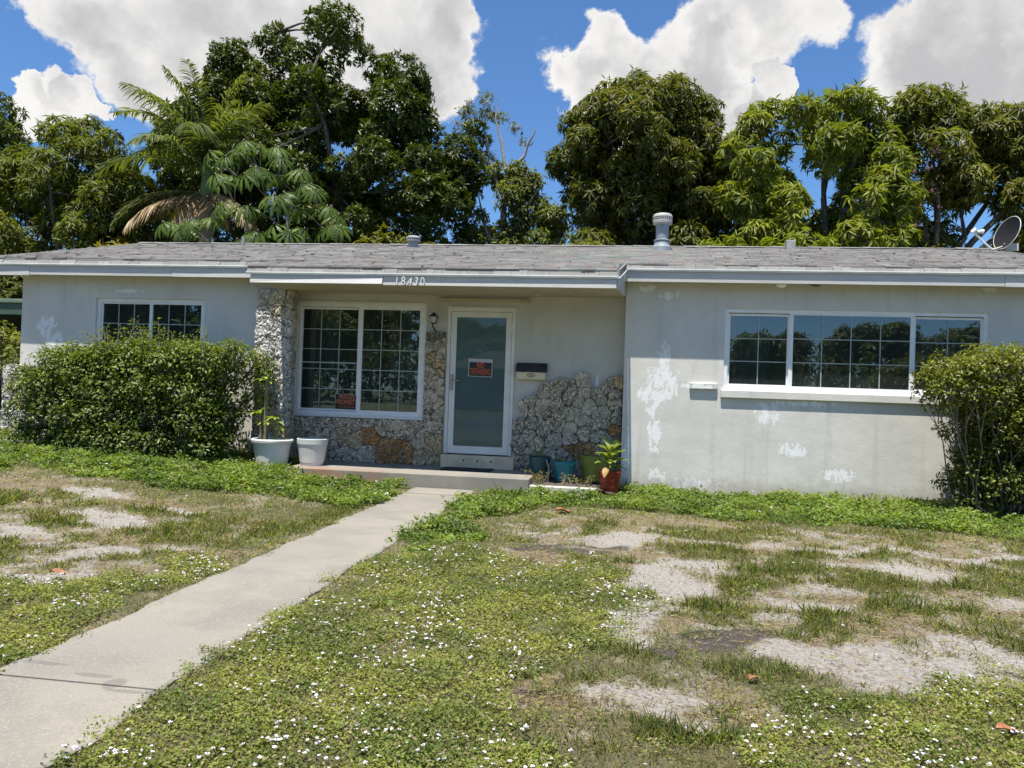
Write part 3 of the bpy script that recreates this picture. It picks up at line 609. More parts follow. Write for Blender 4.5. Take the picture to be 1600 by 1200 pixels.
# ------------------------------------------------------------------ front path
path = empty('path', (-2.19, -4, 0))
tag(path, 'narrow concrete front path leading straight to the porch step', kind='structure')
joints = [-0.945, -1.50, -3.35, -5.20, -7.58, -9.9, -12.2, -14.5]
for i in range(len(joints) - 1):
    y1, y0 = joints[i] - 0.006, joints[i + 1] + 0.006
    ns = max(3, int((y1 - y0) / 0.06)); vs = []; fs = []
    h = 0.012 + R.uniform(-.003, .003)
    for k in range(ns + 1):
        y = y0 + (y1 - y0) * k / ns
        wl = -2.575 + 0.022 * math.sin(y * 3.1) * math.sin(y * 7.7) + R.uniform(-.008, .008)
        wr = -1.80 + 0.03 * math.sin(y * 2.3 + 1) * math.sin(y * 6.1) + R.uniform(-.008, .008)
        vs += [(wl, y, -0.10), (wl, y, h - .008), (wl + .012, y, h), (wr - .012, y, h), (wr, y, h - .008), (wr, y, -0.10)]
    for k in range(ns):
        for j in range(5):
            a = k * 6 + j
            fs.append([a, a + 6, a + 7, a + 1][::-1])
    fs += [[0, 1, 2, 3, 4, 5][::-1], [ns * 6 + q for q in range(6)]]
    o = raw('slab', [(v[0] + 2.19, v[1] + 4, v[2]) for v in vs], [f[::-1] for f in fs], M_conc, path)

# ================================================================== HOUSE
house = empty('house', (0, 0, 0))
tag(house, 'single-storey grey stucco house with peeling paint and a porch faced in coral rock', 'house')
XL, XC, XR = -9.04, 0.01, 6.0
XP = -4.84              # left side of the recess
YR = 0.23               # recessed wall plane
WB = -0.3
def wallpart(x0, x1, y0, y1, z0, z1, name='wall'):
    return MB().box(x0, x1, y0, y1, z0, z1).build(name, M_wall, house)
def wall_open(x0, x1, y0, y1, z0, z1, ox0, ox1, oz0, oz1):
    m = MB()
    m.box(x0, ox0, y0, y1, z0, z1); m.box(ox1, x1, y0, y1, z0, z1)
    m.box(ox0, ox1, y0, y1, z0, oz0); m.box(ox0, ox1, y0, y1, oz1, z1)
    return m
RW = (1.315, 4.560, 1.395, 2.465)
LW = (-7.815, -6.075, 1.13, 2.455)
PW = (-4.745, -2.825, 0.845, 2.46)
DR = (-2.486, -1.515, 0.36, 2.425)
wall_open(XL, XP, 0, 0.25, WB, 2.93, *LW[:2], *LW[2:]).build('wall', M_wall, house)
wall_open(XC, XR, 0, 0.25, WB, 2.93, *RW[:2], *RW[2:]).build('wall', M_wall, house)
m = MB()
y0, y1 = YR, YR + 0.2
m.box(XP, PW[0], y0, y1, WB, 2.74); m.box(PW[0], PW[1], y0, y1, WB, PW[2]); m.box(PW[0], PW[1], y0, y1, PW[3], 2.74)
m.box(PW[1], DR[0], y0, y1, WB, 2.74); m.box(DR[0], DR[1], y0, y1, WB, DR[2] - .02); m.box(DR[0], DR[1], y0, y1, DR[3], 2.74); m.box(DR[1], XC, y0, y1, WB, 2.74)
m.build('wall', M_wallr, house)
wallpart(XL, XL + .2, 0.25, 7.3, WB, 2.93); wallpart(XR - .2, XR, 0.25, 7.3, WB, 2.93); wallpart(XL, XR, 7.1, 7.3, WB, 2.9)
# inside: a dark room behind each window
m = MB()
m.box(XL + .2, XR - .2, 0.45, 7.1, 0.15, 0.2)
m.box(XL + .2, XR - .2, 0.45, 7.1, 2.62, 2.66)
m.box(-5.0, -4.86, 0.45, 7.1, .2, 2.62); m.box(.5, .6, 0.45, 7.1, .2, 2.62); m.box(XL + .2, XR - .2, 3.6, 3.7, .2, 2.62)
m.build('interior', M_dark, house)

# roof
ZE, SL = 3.0, 0.25
def rz(y):
    return ZE + SL * (y + .3) if y > -0.3 else ZE + .262 * (y + .3)
RX0, RX1, YK = -9.5, 6.1, 3.5
m = MB()
def slab(m, x0, x1, ya, yb, t=0.05, off=0.0):
    za, zb = rz(ya) - off, rz(yb) - off
    vs = [(x0, ya, za), (x1, ya, za), (x1, yb, zb), (x0, yb, zb)]
    m.add(vs + [(v[0], v[1], v[2] - t) for v in vs], [(0, 1, 2, 3), (7, 6, 5, 4), (0, 4, 5, 1), (1, 5, 6, 2), (2, 6, 7, 3), (3, 7, 4, 0)])
slab(m, RX0, RX1, -0.27, YK, off=.02)
PX0, PX1 = -4.875, -0.095
slab(m, PX0 + .01, PX1 - .01, -1.07, -0.28, off=.02)
zk = rz(YK)
m.add([(RX0, YK, zk - .02), (RX1, YK, zk - .02), (RX1, 7.65, zk - 1.0), (RX0, 7.65, zk - 1.0), (RX0, YK, zk - .07), (RX1, YK, zk - .07), (RX1, 7.65, zk - 1.05), (RX0, 7.65, zk - 1.05)],
      [(0, 1, 2, 3), (7, 6, 5, 4), (0, 4, 5, 1), (1, 5, 6, 2), (2, 6, 7, 3), (3, 7, 4, 0)])
roof = m.build('roof', M_eave, house)
# gable ends under the rakes
for x in (XL + .02, XR - .1):
    raw('gable', [(x, -.0, 2.92), (x, YK, 3.85), (x, 7.3, 2.88), (x + .08, 0, 2.92), (x + .08, YK, 3.85), (x + .08, 7.3, 2.88)],
        [(0, 1, 2), (5, 4, 3), (0, 3, 4, 1), (1, 4, 5, 2), (2, 5, 3, 0)], M_wall, house)

# shingle courses over the slope
vs = []; fs = []; cs = []
def shingles(x0, x1, ya, yb):
    expo = 0.14; k = 0; y = ya
    while y < yb - .01:
        x = x0 - R.uniform(0, .3)
        while x < x1:
            w = R.choice((.18, .25, .3, .33)) * R.uniform(.9, 1.1)
            a, b_ = max(x, x0), min(x + w - .006, x1)
            if b_ - a > .02:
                ye = min(y + expo * 1.25, yb)
                lift = R.uniform(.006, .016) + (.012 if R.random() < .08 else 0); dy = R.uniform(-.008, .008)
                z0_, z1_ = rz(y + .0001), rz(ye)
                i = len(vs)
                vs.extend([(a, y + dy, z0_ - .012 + lift + R.uniform(-.002, .003)), (b_, y + dy, z0_ - .012 + lift + R.uniform(-.002, .003)), (b_, ye, z1_ - .008), (a, ye, z1_ - .008), (a, y + dy, z0_ - .02), (b_, y + dy, z0_ - .02)])
                fs.extend([(i, i + 1, i + 2, i + 3), (i, i + 4, i + 5, i + 1)])
                t = R.uniform(.095, .155) * (1.15 if R.random() < .15 else 1)
                tint = R.uniform(-.02, .02)
                cs.extend([(t * (1.03 + tint), t * (1.0 + tint * .3), t * (.97 - tint))] * 6)
            x += w
        y += expo; k += 1
shingles(RX0, RX1, -0.27, YK)
shingles(PX0, PX1, -1.08, -0.27)
shv = fast('roof_shingles', np.array(vs), np.array(fs), M_shingle, roof, col=np.array(cs))
tag(shv, kind='stuff')
# ridge cap
x = RX0
while x < RX1:
    w = .30; zt = zk + .012 + R.uniform(0, .008)
    xe_ = min(x + w - .004, RX1)
    c0_, c1_ = R.uniform(.2, .3), 0
    o = raw('ridge_shingle', [(x, YK - .13, zk - .02), (xe_, YK - .13, zk - .022), (xe_, YK, zt), (x, YK, zt + .006), (x, YK + .13, zk - .03), (xe_, YK + .13, zk - .03)],
            [(0, 1, 2, 3), (3, 2, 5, 4)], M_eave, roof)
    x += w

# eave edge: shingle ends, drip edge and fascia boards
def eave_row(x0, x1, y, ztop, zbot):
    x = x0
    while x < x1 - .01:
        w = min(R.choice((.10, .17, .25, .30, .34, .40)) * R.uniform(.9, 1.1), x1 - x)
        if x1 - x - w < .06: w = x1 - x
        d = R.uniform(-.006, .006); g_ = .002
        MB().add([(x + g_, y + d, zbot), (x + w - g_, y + d, zbot), (x + w - g_, y + .05 + d, ztop + R.uniform(-.004, .004)), (x + g_, y + .05 + d, ztop + R.uniform(-.003, .006)),
                  (x + g_, y + .09, zbot), (x + w - g_, y + .09, zbot), (x + w - g_, y + .09, ztop), (x + g_, y + .09, ztop)],
                 [(0, 1, 2, 3), (5, 4, 7, 6), (3, 2, 6, 7), (1, 0, 4, 5), (1, 5, 6, 2), (4, 0, 3, 7)]).build('shingle', M_eave, roof)
        x += w
def run(x0, x1, y, zd, ztop, boards, zb):
    eave_row(x0, x1, y - .035, ztop, zd + .008)
    MB().box(x0, x1, y - .045, y + .03, zd - .007, zd + .007).build('drip_edge', M_metal, roof)
    MB().box(x0, x1, y - .032, y - .026, zd - .026, zd - .0075).build('drip_edge', M_metal, roof)
    for (a, b_, dz, dy, tilt) in boards:
        MB().add([(a, y - .012 + dy, zb + dz), (b_, y - .012 + dy + tilt, zb + dz), (b_, y + .03, zb + dz), (a, y + .03, zb + dz),
                  (a, y - .012, zd - .008), (b_, y - .012, zd - .008), (b_, y + .03, zd - .008), (a, y + .03, zd - .008)],
                 [(3, 2, 1, 0), (4, 5, 6, 7), (0, 1, 5, 4), (1, 2, 6, 5), (2, 3, 7, 6), (3, 0, 4, 7)]).build('fascia_board', M_wood, roof)
run(RX0, PX0, -.27, 2.905, 2.985, [(RX0, -8.70, -.01, 0, -.006), (-8.695, -6.435, 0, 0, .0), (-6.43, PX0 - .06, -.003, -.004, -.008)], 2.748)
run(PX1 + .098, RX1, -.27, 2.925, 3.0, [(PX1 + .075, 4.60, 0, 0, 0), (4.605, RX1, -.006, -.003, 0)], 2.765)
run(PX0, PX1, -1.07, 2.70, 2.785, [(PX0 + .05, -3.045, .0, -.016, -.026), (-3.04, PX1 - .02, -.008, -.006, -.006)], 2.568)
def SK(y): return PX1 + (y + 1.062) * .095
# raking returns of the porch roof
for x in (PX1, PX0 + .115):
    X_ = SK if x > -2 else (lambda y: PX0 + .115)
    MB().add([(X_(y_) - o_, y_, z_) for o_ in (.03, 0) for y_, z_ in ((-1.062, 2.57), (-1.062, 2.695), (-.28, 2.90), (-.002 if x > -2 else .22, 2.93), (-.002 if x > -2 else .22, 2.598))],
             [(4, 3, 2, 1, 0), (5, 6, 7, 8, 9), (0, 1, 6, 5), (1, 2, 7, 6), (2, 3, 8, 7), (3, 4, 9, 8), (4, 0, 5, 9)]).build('rake_board', M_wood, roof)
    s_ = 1 if x > -2 else -1
    xa = x if s_ > 0 else x - .03
    if s_ < 0: continue
    def rk(x0_, x1_, za, zb_, mt, nm):
        e_ = .075
        MB().add([(x0_, -1.10, 2.70 + za), (x1_, -1.10, 2.70 + za), (x1_ + e_, -.31, 2.912 + za), (x0_ + e_, -.31, 2.912 + za), (x0_, -1.10, 2.70 + zb_), (x1_, -1.10, 2.70 + zb_), (x1_ + e_, -.31, 2.912 + zb_), (x0_ + e_, -.31, 2.912 + zb_)],
                 [(3, 2, 1, 0), (4, 5, 6, 7), (0, 1, 5, 4), (1, 2, 6, 5), (2, 3, 7, 6), (3, 0, 4, 7)]).build(nm, mt, roof)
    x0_, x1_ = sorted((xa, xa + s_ * .022))
    rk(x0_, x1_, .0, .085, M_eave, 'rake_edge')
    x0_, x1_ = sorted((xa, xa + s_ * .032))
    rk(x0_, x1_, -.018, -.002, M_metal, 'drip_edge')
# gable rakes
for x in (RX0, RX1):
    MB().add([(x - .02, -.26, 2.76), (x - .02, -.26, 2.97), (x - .02, YK, zk), (x - .02, YK, zk - .2), (x, -.26, 2.76), (x, -.26, 2.97), (x, YK, zk), (x, YK, zk - .2)],
             [(0, 1, 2, 3), (7, 6, 5, 4), (0, 4, 5, 1), (1, 5, 6, 2), (2, 6, 7, 3), (3, 7, 4, 0)]).build('rake_board', M_wood, roof)
# soffits
MB().box(RX0 + .02, PX0, -.24, 0, 2.77, 2.79).build('soffit', M_soffit, house)
MB().box(-.01, RX1 - .02, -.24, 0, 2.785, 2.805).build('soffit', M_soffit, house)
raw('soffit', [(PX0 + .10, -1.04, 2.575), (PX1 - .03, -1.04, 2.575), (.0, YR, 2.605), (PX0 + .10, YR, 2.605),
               (PX0 + .10, -1.04, 2.60), (PX1 - .03, -1.04, 2.60), (.0, YR, 2.63), (PX0 + .10, YR, 2.63)],
    [(3, 2, 1, 0), (4, 5, 6, 7), (0, 1, 5, 4), (1, 2, 6, 5), (2, 3, 7, 6), (3, 0, 4, 7)], M_soffit, house)
# curls of loose paint under the porch ceiling
for (x, y) in [(-4.3, -.5), (-3.75, -.45), (-2.75, -.5), (-2.1, -.45), (-1.45, -.5), (-1.0, -.5), (-.75, -.45), (-1.2, -.1)]:
    z = 2.572 + .0233 * (y + 1.04)
    a = R.uniform(.015, .035)
    raw('paint_flake', [(x - a, y, z), (x + a, y - .01, z - .012), (x + a * .6, y + .02, z - .016), (x - a * .5, y + .03, z)], [(0, 1, 2, 3)], M_metal, house)

# ------------------------------------------------------------------ windows and door
def window(name, X0, X1, Z0, Z1, y, sashes, fr=.05, depth=.09, sill=None):
    """y: outer face; sashes: (x0,x1,z0,z1,cols,rows,setback)"""
    m = MB()
    m.box(X0, X1, y, y + depth, Z1 - fr, Z1); m.box(X0, X1, y, y + depth, Z0, Z0 + fr)
    m.box(X0, X0 + fr, y, y + depth, Z0 + fr, Z1 - fr); m.box(X1 - fr, X1, y, y + depth, Z0 + fr, Z1 - fr)
    w = m.build(name, M_trimwhite, house)
    for q in sashes:
        a, b_, c_, d_, nc, nr, sb = q[:7]
        t = .028
        ys = y + sb
        m = MB()
        m.box(a, b_, ys, ys + .03, d_ - t, d_); m.box(a, b_, ys, ys + .03, c_, c_ + t)
        m.box(a, a + t, ys, ys + .03, c_ + t, d_ - t); m.box(b_ - t, b_, ys, ys + .03, c_ + t, d_ - t)
        m.build('sash', M_trimwhite, w)
        raw('pane', [(a + t, ys + .012, c_ + t), (b_ - t, ys + .012, c_ + t), (b_ - t, ys + .012, d_ - t), (a + t, ys + .012, d_ - t)], [(0, 1, 2, 3)], M_glass, w)
        for i in range(1, nc):
            x = a + t + (b_ - a - 2 * t) * i / nc
            MB().box(x - .006, x + .006, ys + .003, ys + .010, c_ + t, d_ - t).build('muntin', M_muntin, w)
        for i in range(1, nr):
            z = c_ + t + (d_ - c_ - 2 * t) * i / nr
            MB().box(a + t, b_ - t, ys + .0035, ys + .0095, z - .006, z + .006).build('muntin', M_muntin, w)
        if len(q) > 7:
            z = q[7]
            MB().box(a + t, b_ - t, ys + .004, ys + .010, z - .010, z + .010).build('screen_bar', M_muntin, w)
    return w
wr_ = window('window', *RW, .02, [(1.365, 2.150, 1.445, 2.405, 2, 3, .035), (2.165, 3.665, 1.435, 2.425, 4, 3, .012), (3.68, 4.51, 1.445, 2.405, 2, 3, .035)])
tag(wr_, 'wide three-light sliding window in the right wing wall')
MB().box(2.142, 2.176, .028, .085, 1.445, 2.415).build('mullion', M_trimwhite, wr_); MB().box(3.655, 3.690, .028, .085, 1.445, 2.415).build('mullion', M_trimwhite, wr_)
wl_ = window('window', *LW, .035, [(-7.765, -6.955, 1.18, 2.405, 3, 4, .03), (-6.95, -6.125, 1.18, 2.405, 3, 4, .012)])
tag(wl_, 'two-light sliding window above the left hedge')
m = MB(); m.box(-6.968, -6.930, .040, .10, 1.18, 2.405); m.build('mullion', M_trimwhite, wl_)
wp_ = window('window', *PW, YR + .0, [(-4.695, -3.800, .90, 2.405, 3, 5, .035, 1.60), (-3.775, -2.875, .895, 2.41, 3, 5, .012)], fr=.05)
tag(wp_, 'tall two-light porch window beside the front door')
m = MB(); m.box(-3.808, -3.765, YR + .004, YR + .07, .895, 2.41); m.build('mullion', M_trimwhite, wp_)
m = MB(); m.box(PW[0] - .03, PW[1] + .03, YR - .03, YR + .02, .815, .8445); m.box(PW[0] - .03, PW[0] - .002, YR - .012, YR + .02, .845, 2.47); m.box(PW[0] - .03, PW[1] + .03, YR - .012, YR + .02, 2.462, 2.49); m.box(PW[1] + .002, PW[1] + .03, YR - .012, YR + .02, .845, 2.47)
m.build('window_casing', M_doorwhite, house)
# sill of the right window, and the stub of an older ledge
MB().box(1.285, 4.60, -.045, .06, 1.285, 1.385).build('window_sill', M_wall, house, bevel=.006)
MB().box(1.285, 4.60, -.02, .05, 1.3855, 1.397).build('window_sill', M_trimwhite, house)
MB().box(.88, 1.24, -.045, .02, 1.385, 1.47).build('ledge', M_wall, house, bevel=.01)
MB().box(LW[0] - .02, LW[1] + .03, -.03, .05, LW[2] - .08, LW[2] - .002).build('window_sill', M_wall, house)
# curtains just behind the porch and left windows
M_curt = mat('curtain', simple((0.22, 0.26, 0.25), 0.9, 0.1))
def curtain(x0, x1, z0, z1, y, amp=.03, n=60, nm='curtain'):
    vs = []; fs = []
    for i in range(n + 1):
        x = x0 + (x1 - x0) * i / n
        yy = y + amp * math.sin(i * .9) + amp * .5 * math.sin(i * .37 + 1)
        vs += [(x, yy, z0), (x, yy, z1)]
    for i in range(n): fs.append([2 * i, 2 * i + 2, 2 * i + 3, 2 * i + 1])
    return raw(nm, vs, fs, M_curt, house, smooth=True)
curtain(-4.72, -4.2, .5, 2.4, .62); curtain(-3.45, -2.9, .5, 2.4, .60); curtain(-3.9, -3.62, .5, 2.4, .6)
curtain(-7.75, -7.0, 1.0, 2.4, .6); curtain(3.9, 4.5, 1.2, 2.45, .6); curtain(1.3, 2.0, 1.2, 2.45, .62)

# door
m = MB()
X0, X1, Z0, Z1 = DR
m.box(X0, X0 + .045, YR - .015, YR + .12, Z0, Z1); m.box(X1 - .045, X1, YR - .015, YR + .12, Z0, Z1); m.box(X0 + .045, X1 - .045, YR - .015, YR + .12, Z1 - .045, Z1)
m.box(X0 - .02, X1 + .02, YR - .022, YR - .004, Z1 + .001, Z1 + .02)
door = m.build('door_frame', M_doorwhite, house)
a, b_, c_, d_ = X0 + .05, X1 - .05, Z0 + .008, Z1 - .05
m = MB()
m.box(a, -2.355, YR - .005, YR + .04, c_, d_); m.box(-1.645, b_, YR - .005, YR + .04, c_, d_); m.box(-2.355, -1.645, YR - .005, YR + .04, c_, .475); m.box(-2.355, -1.645, YR - .005, YR + .04, 2.30, d_)
m.build('door_leaf', M_doorwhite, door)
MB().box(-2.355, -1.645, YR + .010, YR + .02, .475, 2.30).build('glass', M_frost, door)
m = MB(); m.box(-2.425, -2.378, YR - .018, YR - .006, 1.255, 1.485)
M_nick = mat('brushed_nickel', simple((0.35, 0.33, 0.30), 0.35, 0.05, Metallic=0.8))
m.tube([(-2.40, YR - .02, 1.40), (-2.40, YR - .065, 1.40)], .011, 10)
m.tube([(-2.405, YR - .062, 1.40), (-2.34, YR - .066, 1.402), (-2.28, YR - .062, 1.398)], .010, 8)
m.build('handle', M_nick, door, smooth=True)
for z in (.6, 1.45, 2.15):
    MB().tube([(X1 - .048, YR - .012, z - .05), (X1 - .048, YR - .012, z + .05)], .008, 6).build('hinge', M_trimwhite, door)
# stone step below the door
m = MB(); m.box(-2.50, -1.46, .10, YR - .001, .17, .352)
m.build('door_step', M_step, house, bevel=.008)
for x in (-2.17, -1.97, -1.78):
    MB().box(x - .012, x + .012, .0975, .1005, .27, .295).build('bolt', M_black, house)
# long trim bar over the door
MB().box(-2.605, -1.32, YR - .05, YR - .001, 2.515, 2.565).build('trim_bar', M_soffit, house, bevel=.004)

# porch slab
m = MB(); m.box(-4.33, -1.12, -.92, YR, -.1, .18)
m.build('porch_slab', M_porch, house, bevel=.008)

# ------------------------------------------------------------------ coral rock facing
def clip(poly, px, py, nx, ny):
    out = []
    for i in range(len(poly)):
        a = poly[i - 1]; b = poly[i]
        da = (a[0] - px) * nx + (a[1] - py) * ny; db = (b[0] - px) * nx + (b[1] - py) * ny
        if da <= 0: out.append(a)
        if (da < 0 < db) or (db < 0 < da):
            t = da / (da - db); out.append((a[0] + (b[0] - a[0]) * t, a[1] + (b[1] - a[1]) * t))
    # a pass keeps a's that are inside
    return out

def cells(x0, x1, z0, z1, size, keep=None, jit=.50, seed=1, loose=None):
    rr = random.Random(seed)
    nx = max(1, round((x1 - x0) / size)); nz = max(1, round((z1 - z0) / (size * .9)))
    pts = []
    for j in range(nz):
        for i in range(nx + (j % 2)):
            px = x0 + (i + .5 - .5 * (j % 2)) * (x1 - x0) / nx + rr.uniform(-jit, jit) * size
            pz = z0 + (j + .5) * (z1 - z0) / nz + rr.uniform(-jit, jit) * size
            pts.append((min(max(px, x0 + .01), x1 - .01), min(max(pz, z0 + .01), z1 - .01)))
    res = []
    for i, p in enumerate(pts):
        if keep and not keep(*p): continue
        mg = .05 if keep else 0
        poly = [(x0, z0), (x1, z0), (x1, z1 + mg), (x0, z1 + mg)]
        for j, q in enumerate(pts):
            if i == j: continue
            dx, dz = q[0] - p[0], q[1] - p[1]
            if dx * dx + dz * dz > (3 * size) ** 2: continue
            poly = clip(poly, (p[0] + q[0]) / 2, (p[1] + q[1]) / 2, dx, dz)
            if len(poly) < 3: break
        if len(poly) >= 3: res.append((p, poly))
    return res

def stone(poly, to3, m, parent, h=.05, gap=-.0015, rr=R, rough=.009):
    cx = sum(p[0] for p in poly) / len(poly); cz = sum(p[1] for p in poly) / len(poly)
    pts = []
    n = len(poly)
    for i in range(n):
        a, b = Vector(poly[i]), Vector(poly[(i + 1) % n])
        L = (b - a).length
        k = max(1, int(L / .035))
        for q in range(k):
            t = (q + (.5 if k == 1 else .18 + .64 * q / max(1, k - 1)) * 0 + .5) / k
            pts.append(a.lerp(b, t))
    if len(pts) < 5:
        return None
    c = Vector((cx, cz)); N = len(pts)
    pts = [(pts[i - 1] + pts[i] * 2 + pts[(i + 1) % N]) / 4 for i in range(N)]
    vs = []; fs = []
    rings = [(1.0, -.03), (.995, h * .66), (.93, h * .97), (.66, h * 1.0), (.34, h * 1.02)]
    for ri, (s, hh) in enumerate(rings):
        for p in pts:
            d = p - c; L = max(d.length, .001)
            q = c + d * s - d / L * gap
            if ri: q = q + Vector((rr.uniform(-1, 1), rr.uniform(-1, 1))) * rough
            vs.append(to3(q.x, q.y, hh + (rr.uniform(-1, 1) * rough * 1.2 if ri else 0)))
    vs.append(to3(c.x, c.y, h * 1.08))
    for ri in range(len(rings) - 1):
        for i in range(N):
            j = (i + 1) % N
            fs.append([ri * N + i, ri * N + j, (ri + 1) * N + j, (ri + 1) * N + i])
    b = (len(rings) - 1) * N
    for i in range(N): fs.append([b + i, b + (i + 1) % N, len(vs) - 1])
    return raw('stone', vs, fs, m, parent, smooth=False)

def pick(p, table, rr):
    for (x0, x1, z0, z1, m_, pr) in table:
        if x0 < p[0] < x1 and z0 < p[1] < z1 and rr.random() < pr: return m_
    return M_coral

def facing(name, back, rects, to3, table, seed, h=.05):
    """rects: (x0,x1,z0,z1,size,keep)"""
    f = back
    rr = random.Random(seed)
    k = 0
    for (x0, x1, z0, z1, size, keep) in rects:
        for p, poly in cells(x0, x1, z0, z1, size, keep, seed=seed + k):
            stone(poly, to3, pick(p, table, rr), f, h * rr.uniform(.85, 1.2), rr=rr)
        k += 1
    return f

front3 = lambda y: (lambda a, b, hh: (a, y - hh, b))
# below and beside the porch window
b1 = MB().box(XP + .01, DR[0] - .02, YR - .042, YR - .001, .16, .80).box(PW[1] + .035, DR[0] - .02, YR - .041, YR - .001, .80, 2.08).build('stone_facing', M_mortar, house)
facing('f', b1, [(XP + .02, DR[0] - .02, .175, .805, .205, None), (PW[1] + .03, DR[0] - .015, .80, 2.12, .17, lambda x, z: z < 2.03 + .10 * math.sin(x * 40))], front3(YR - .015),
       [(-3.7, -3.0, .35, .62, M_coralo, .55), (-3.5, -2.9, .15, .38, M_coralo, .9), (-4.0, -2.5, .15, .6, M_coralt, .5), (-4.8, -2.5, .6, .8, M_coral, .9), (-2.85, -2.4, 1.45, 1.8, M_coralt, .9), (-2.85, -2.4, 1.8, 2.2, M_coralm, .3)], 3, h=.045)
# right of the door, rising to an uneven top
def topR(x):
    P_ = [(-1.52, .98), (-1.36, 1.12), (-1.22, 1.36), (-1.05, 1.42), (-.93, 1.46), (-.82, 1.56), (-.62, 1.56), (-.45, 1.50), (-.25, 1.40), (-.12, 1.44), (.01, 1.52)]
    for (xa, za), (xb, zb) in zip(P_, P_[1:]):
        if xa <= x <= xb: return za + (zb - za) * (x - xa) / (xb - xa)
    return 1.0
m = MB()
xs = [-1.50, -1.34, -1.18, -1.0, -.85, -.65, -.45, -.25, -.1, 0.0]
for xa, xb in zip(xs, xs[1:]):
    m.box(xa, xb, YR - .062, YR - .001, .0, min(topR(xa), topR(xb)) - .12)
b2 = m.build('stone_facing', M_mortar, house)
facing('f', b2, [(-1.50, 0.0, .02, 1.72, .185, lambda x, z: z < topR(x) - .05)], front3(YR - .018),
       [(-1.3, -1.0, 1.15, 1.4, M_coralm, .7), (-1.5, -1.3, .85, 1.05, M_coralm, .9), (-.55, -.3, .95, 1.2, M_coralm, .8), (-.75, -.45, .75, .95, M_coralm, .6), (-.8, -.3, .3, .6, M_coralo, .5), (-.2, .05, .4, .8, M_coralo, .5), (-.15, .05, 1.2, 1.6, M_coralt, .8), (-1.1, -.6, .6, 1.1, M_coralt, .15)], 21, h=.065)
# pier at the left of the recess: front, and its inner side
b3 = MB().box(-5.19, -4.66, -.140, .02, -.1, 2.60).build('stone_facing', M_mortar, house)
facing('f', b3, [(-5.20, -4.65, .0, 2.60, .24, None)], front3(-.110), [(-5.3, -4.9, 2.25, 2.7, M_coralm, 1.0), (-5.1, -4.7, 2.15, 2.3, M_coralm, .5), (-5.3, -4.6, 0, .9, M_coralt, .5), (-5.3, -4.6, 0, 2.3, M_coralw, .85), (-5.3, -4.6, 1.9, 2.7, M_coral, 1.0)], 5, h=.05)
facing('f', b3, [(-.11, .02, .0, 2.60, .2, None)], lambda a, b, hh: (-4.66 + hh * .3, a, b), [(-1, 1, 0, 1.9, M_coralw, .5)], 9, h=.03)
facing('f', b3, [(-.10, .0, .0, 2.60, .2, None)], lambda a, b, hh: (-5.19 - hh * .6, a, b), [(-1, 1, 0, 2, M_coralw, .5)], 10, h=.03)
# low pier at the far left corner
b4 = MB().box(-9.17, -8.80, -.12, -.001, -.1, 1.40).build('stone_facing', M_mortar, house)
facing('f', b4, [(-9.18, -8.79, .1, 1.42, .19, None)], front3(-.115), [(-10, 0, 0, 2, M_coralw, .8)], 14, h=.05)
b5 = MB().box(-9.17, -9.045, .0, .4, -.1, 1.38).build('stone_facing', M_mortar, house)
facing('f', b5, [(-.10, .38, .1, 1.38, .19, None)], lambda a, b, hh: (-9.165 - hh, a, b), [(-10, 0, 0, 2, M_coralw, .8)], 15, h=.04)

# ================================================================== LETTERING
def text_mesh(s, size, m, name, parent, loc, extr=.002, sx=1.0, rx=math.pi / 2, rz_=0.0, ry=0.0, off=0.0, sp=1.0):
    cu = bpy.data.curves.new(name, 'FONT')
    cu.body = s; cu.size = size; cu.extrude = extr; cu.align_x = 'CENTER'; cu.align_y = 'CENTER'; cu.offset = off; cu.space_character = sp
    t = bpy.data.objects.new('t', cu)
    COL.objects.link(t)
    bpy.context.view_layer.update()
    dg = bpy.context.evaluated_depsgraph_get()
    me = bpy.data.meshes.new_from_object(t.evaluated_get(dg))
    bpy.data.objects.remove(t)
    me.materials.clear(); me.materials.append(m)
    me.transform(Matrix.Diagonal((sx, 1, 1, 1)))
    me.transform(Matrix.Rotation(rx, 4, 'X'))
    o = bpy.data.objects.new(name, me)
    o.location = loc; o.rotation_euler = (0, ry, rz_)
    return link(o, parent)

M_num = mat('house_number_paint', simple((0.72, 0.72, 0.70), 0.45, 0.1))
hn = empty('house_number', (-2.69, -1.09, 2.605))
tag(hn, 'raised white house number 18430 on the porch fascia', 'house number')
for i, ch in enumerate('18430'):
    text_mesh(ch, .150, M_num, 'digit', hn, (-.165 + i * .083, -.010 - (.004 if i % 2 else 0), -.002 + (.006, .004, -.004, -.002, 0)[i]), extr=.005, sx=.82, ry=math.radians((0, 4, 9, 10, -2)[i]))

M_orange = mat('sign_orange', simple((0.85, 0.13, 0.02), 0.5, 0.05))
M_orange2 = mat('sign_orange_faded', simple((0.62, 0.17, 0.06), 0.5, 0.05))
M_sblack = mat('sign_black', simple((0.012, 0.012, 0.012), 0.45, 0.1))
M_sgrey = mat('sign_border', simple((0.45, 0.47, 0.48), 0.5, 0.05))
s1 = empty('sign', (-1.995, YR - .004, 1.585))
s1.rotation_euler = (0, math.radians(1.0), 0)
tag(s1, 'orange and black NO TRESPASSING sign taped to the front door glass', 'sign')
MB().box(-.172, .172, -.001, .004, -.125, .125).build('board', M_sgrey, s1)
MB().box(-.160, .160, -.004, -.0015, -.115, .078).build('panel', M_sblack, s1)
MB().box(-.176, .176, -.006, -.0045, .083, .128).build('tape', M_sgrey, s1)
text_mesh('NO', .105, M_orange, 'lettering', s1, (0, -.0055, .036), extr=.0006, sx=.62, off=.0008)
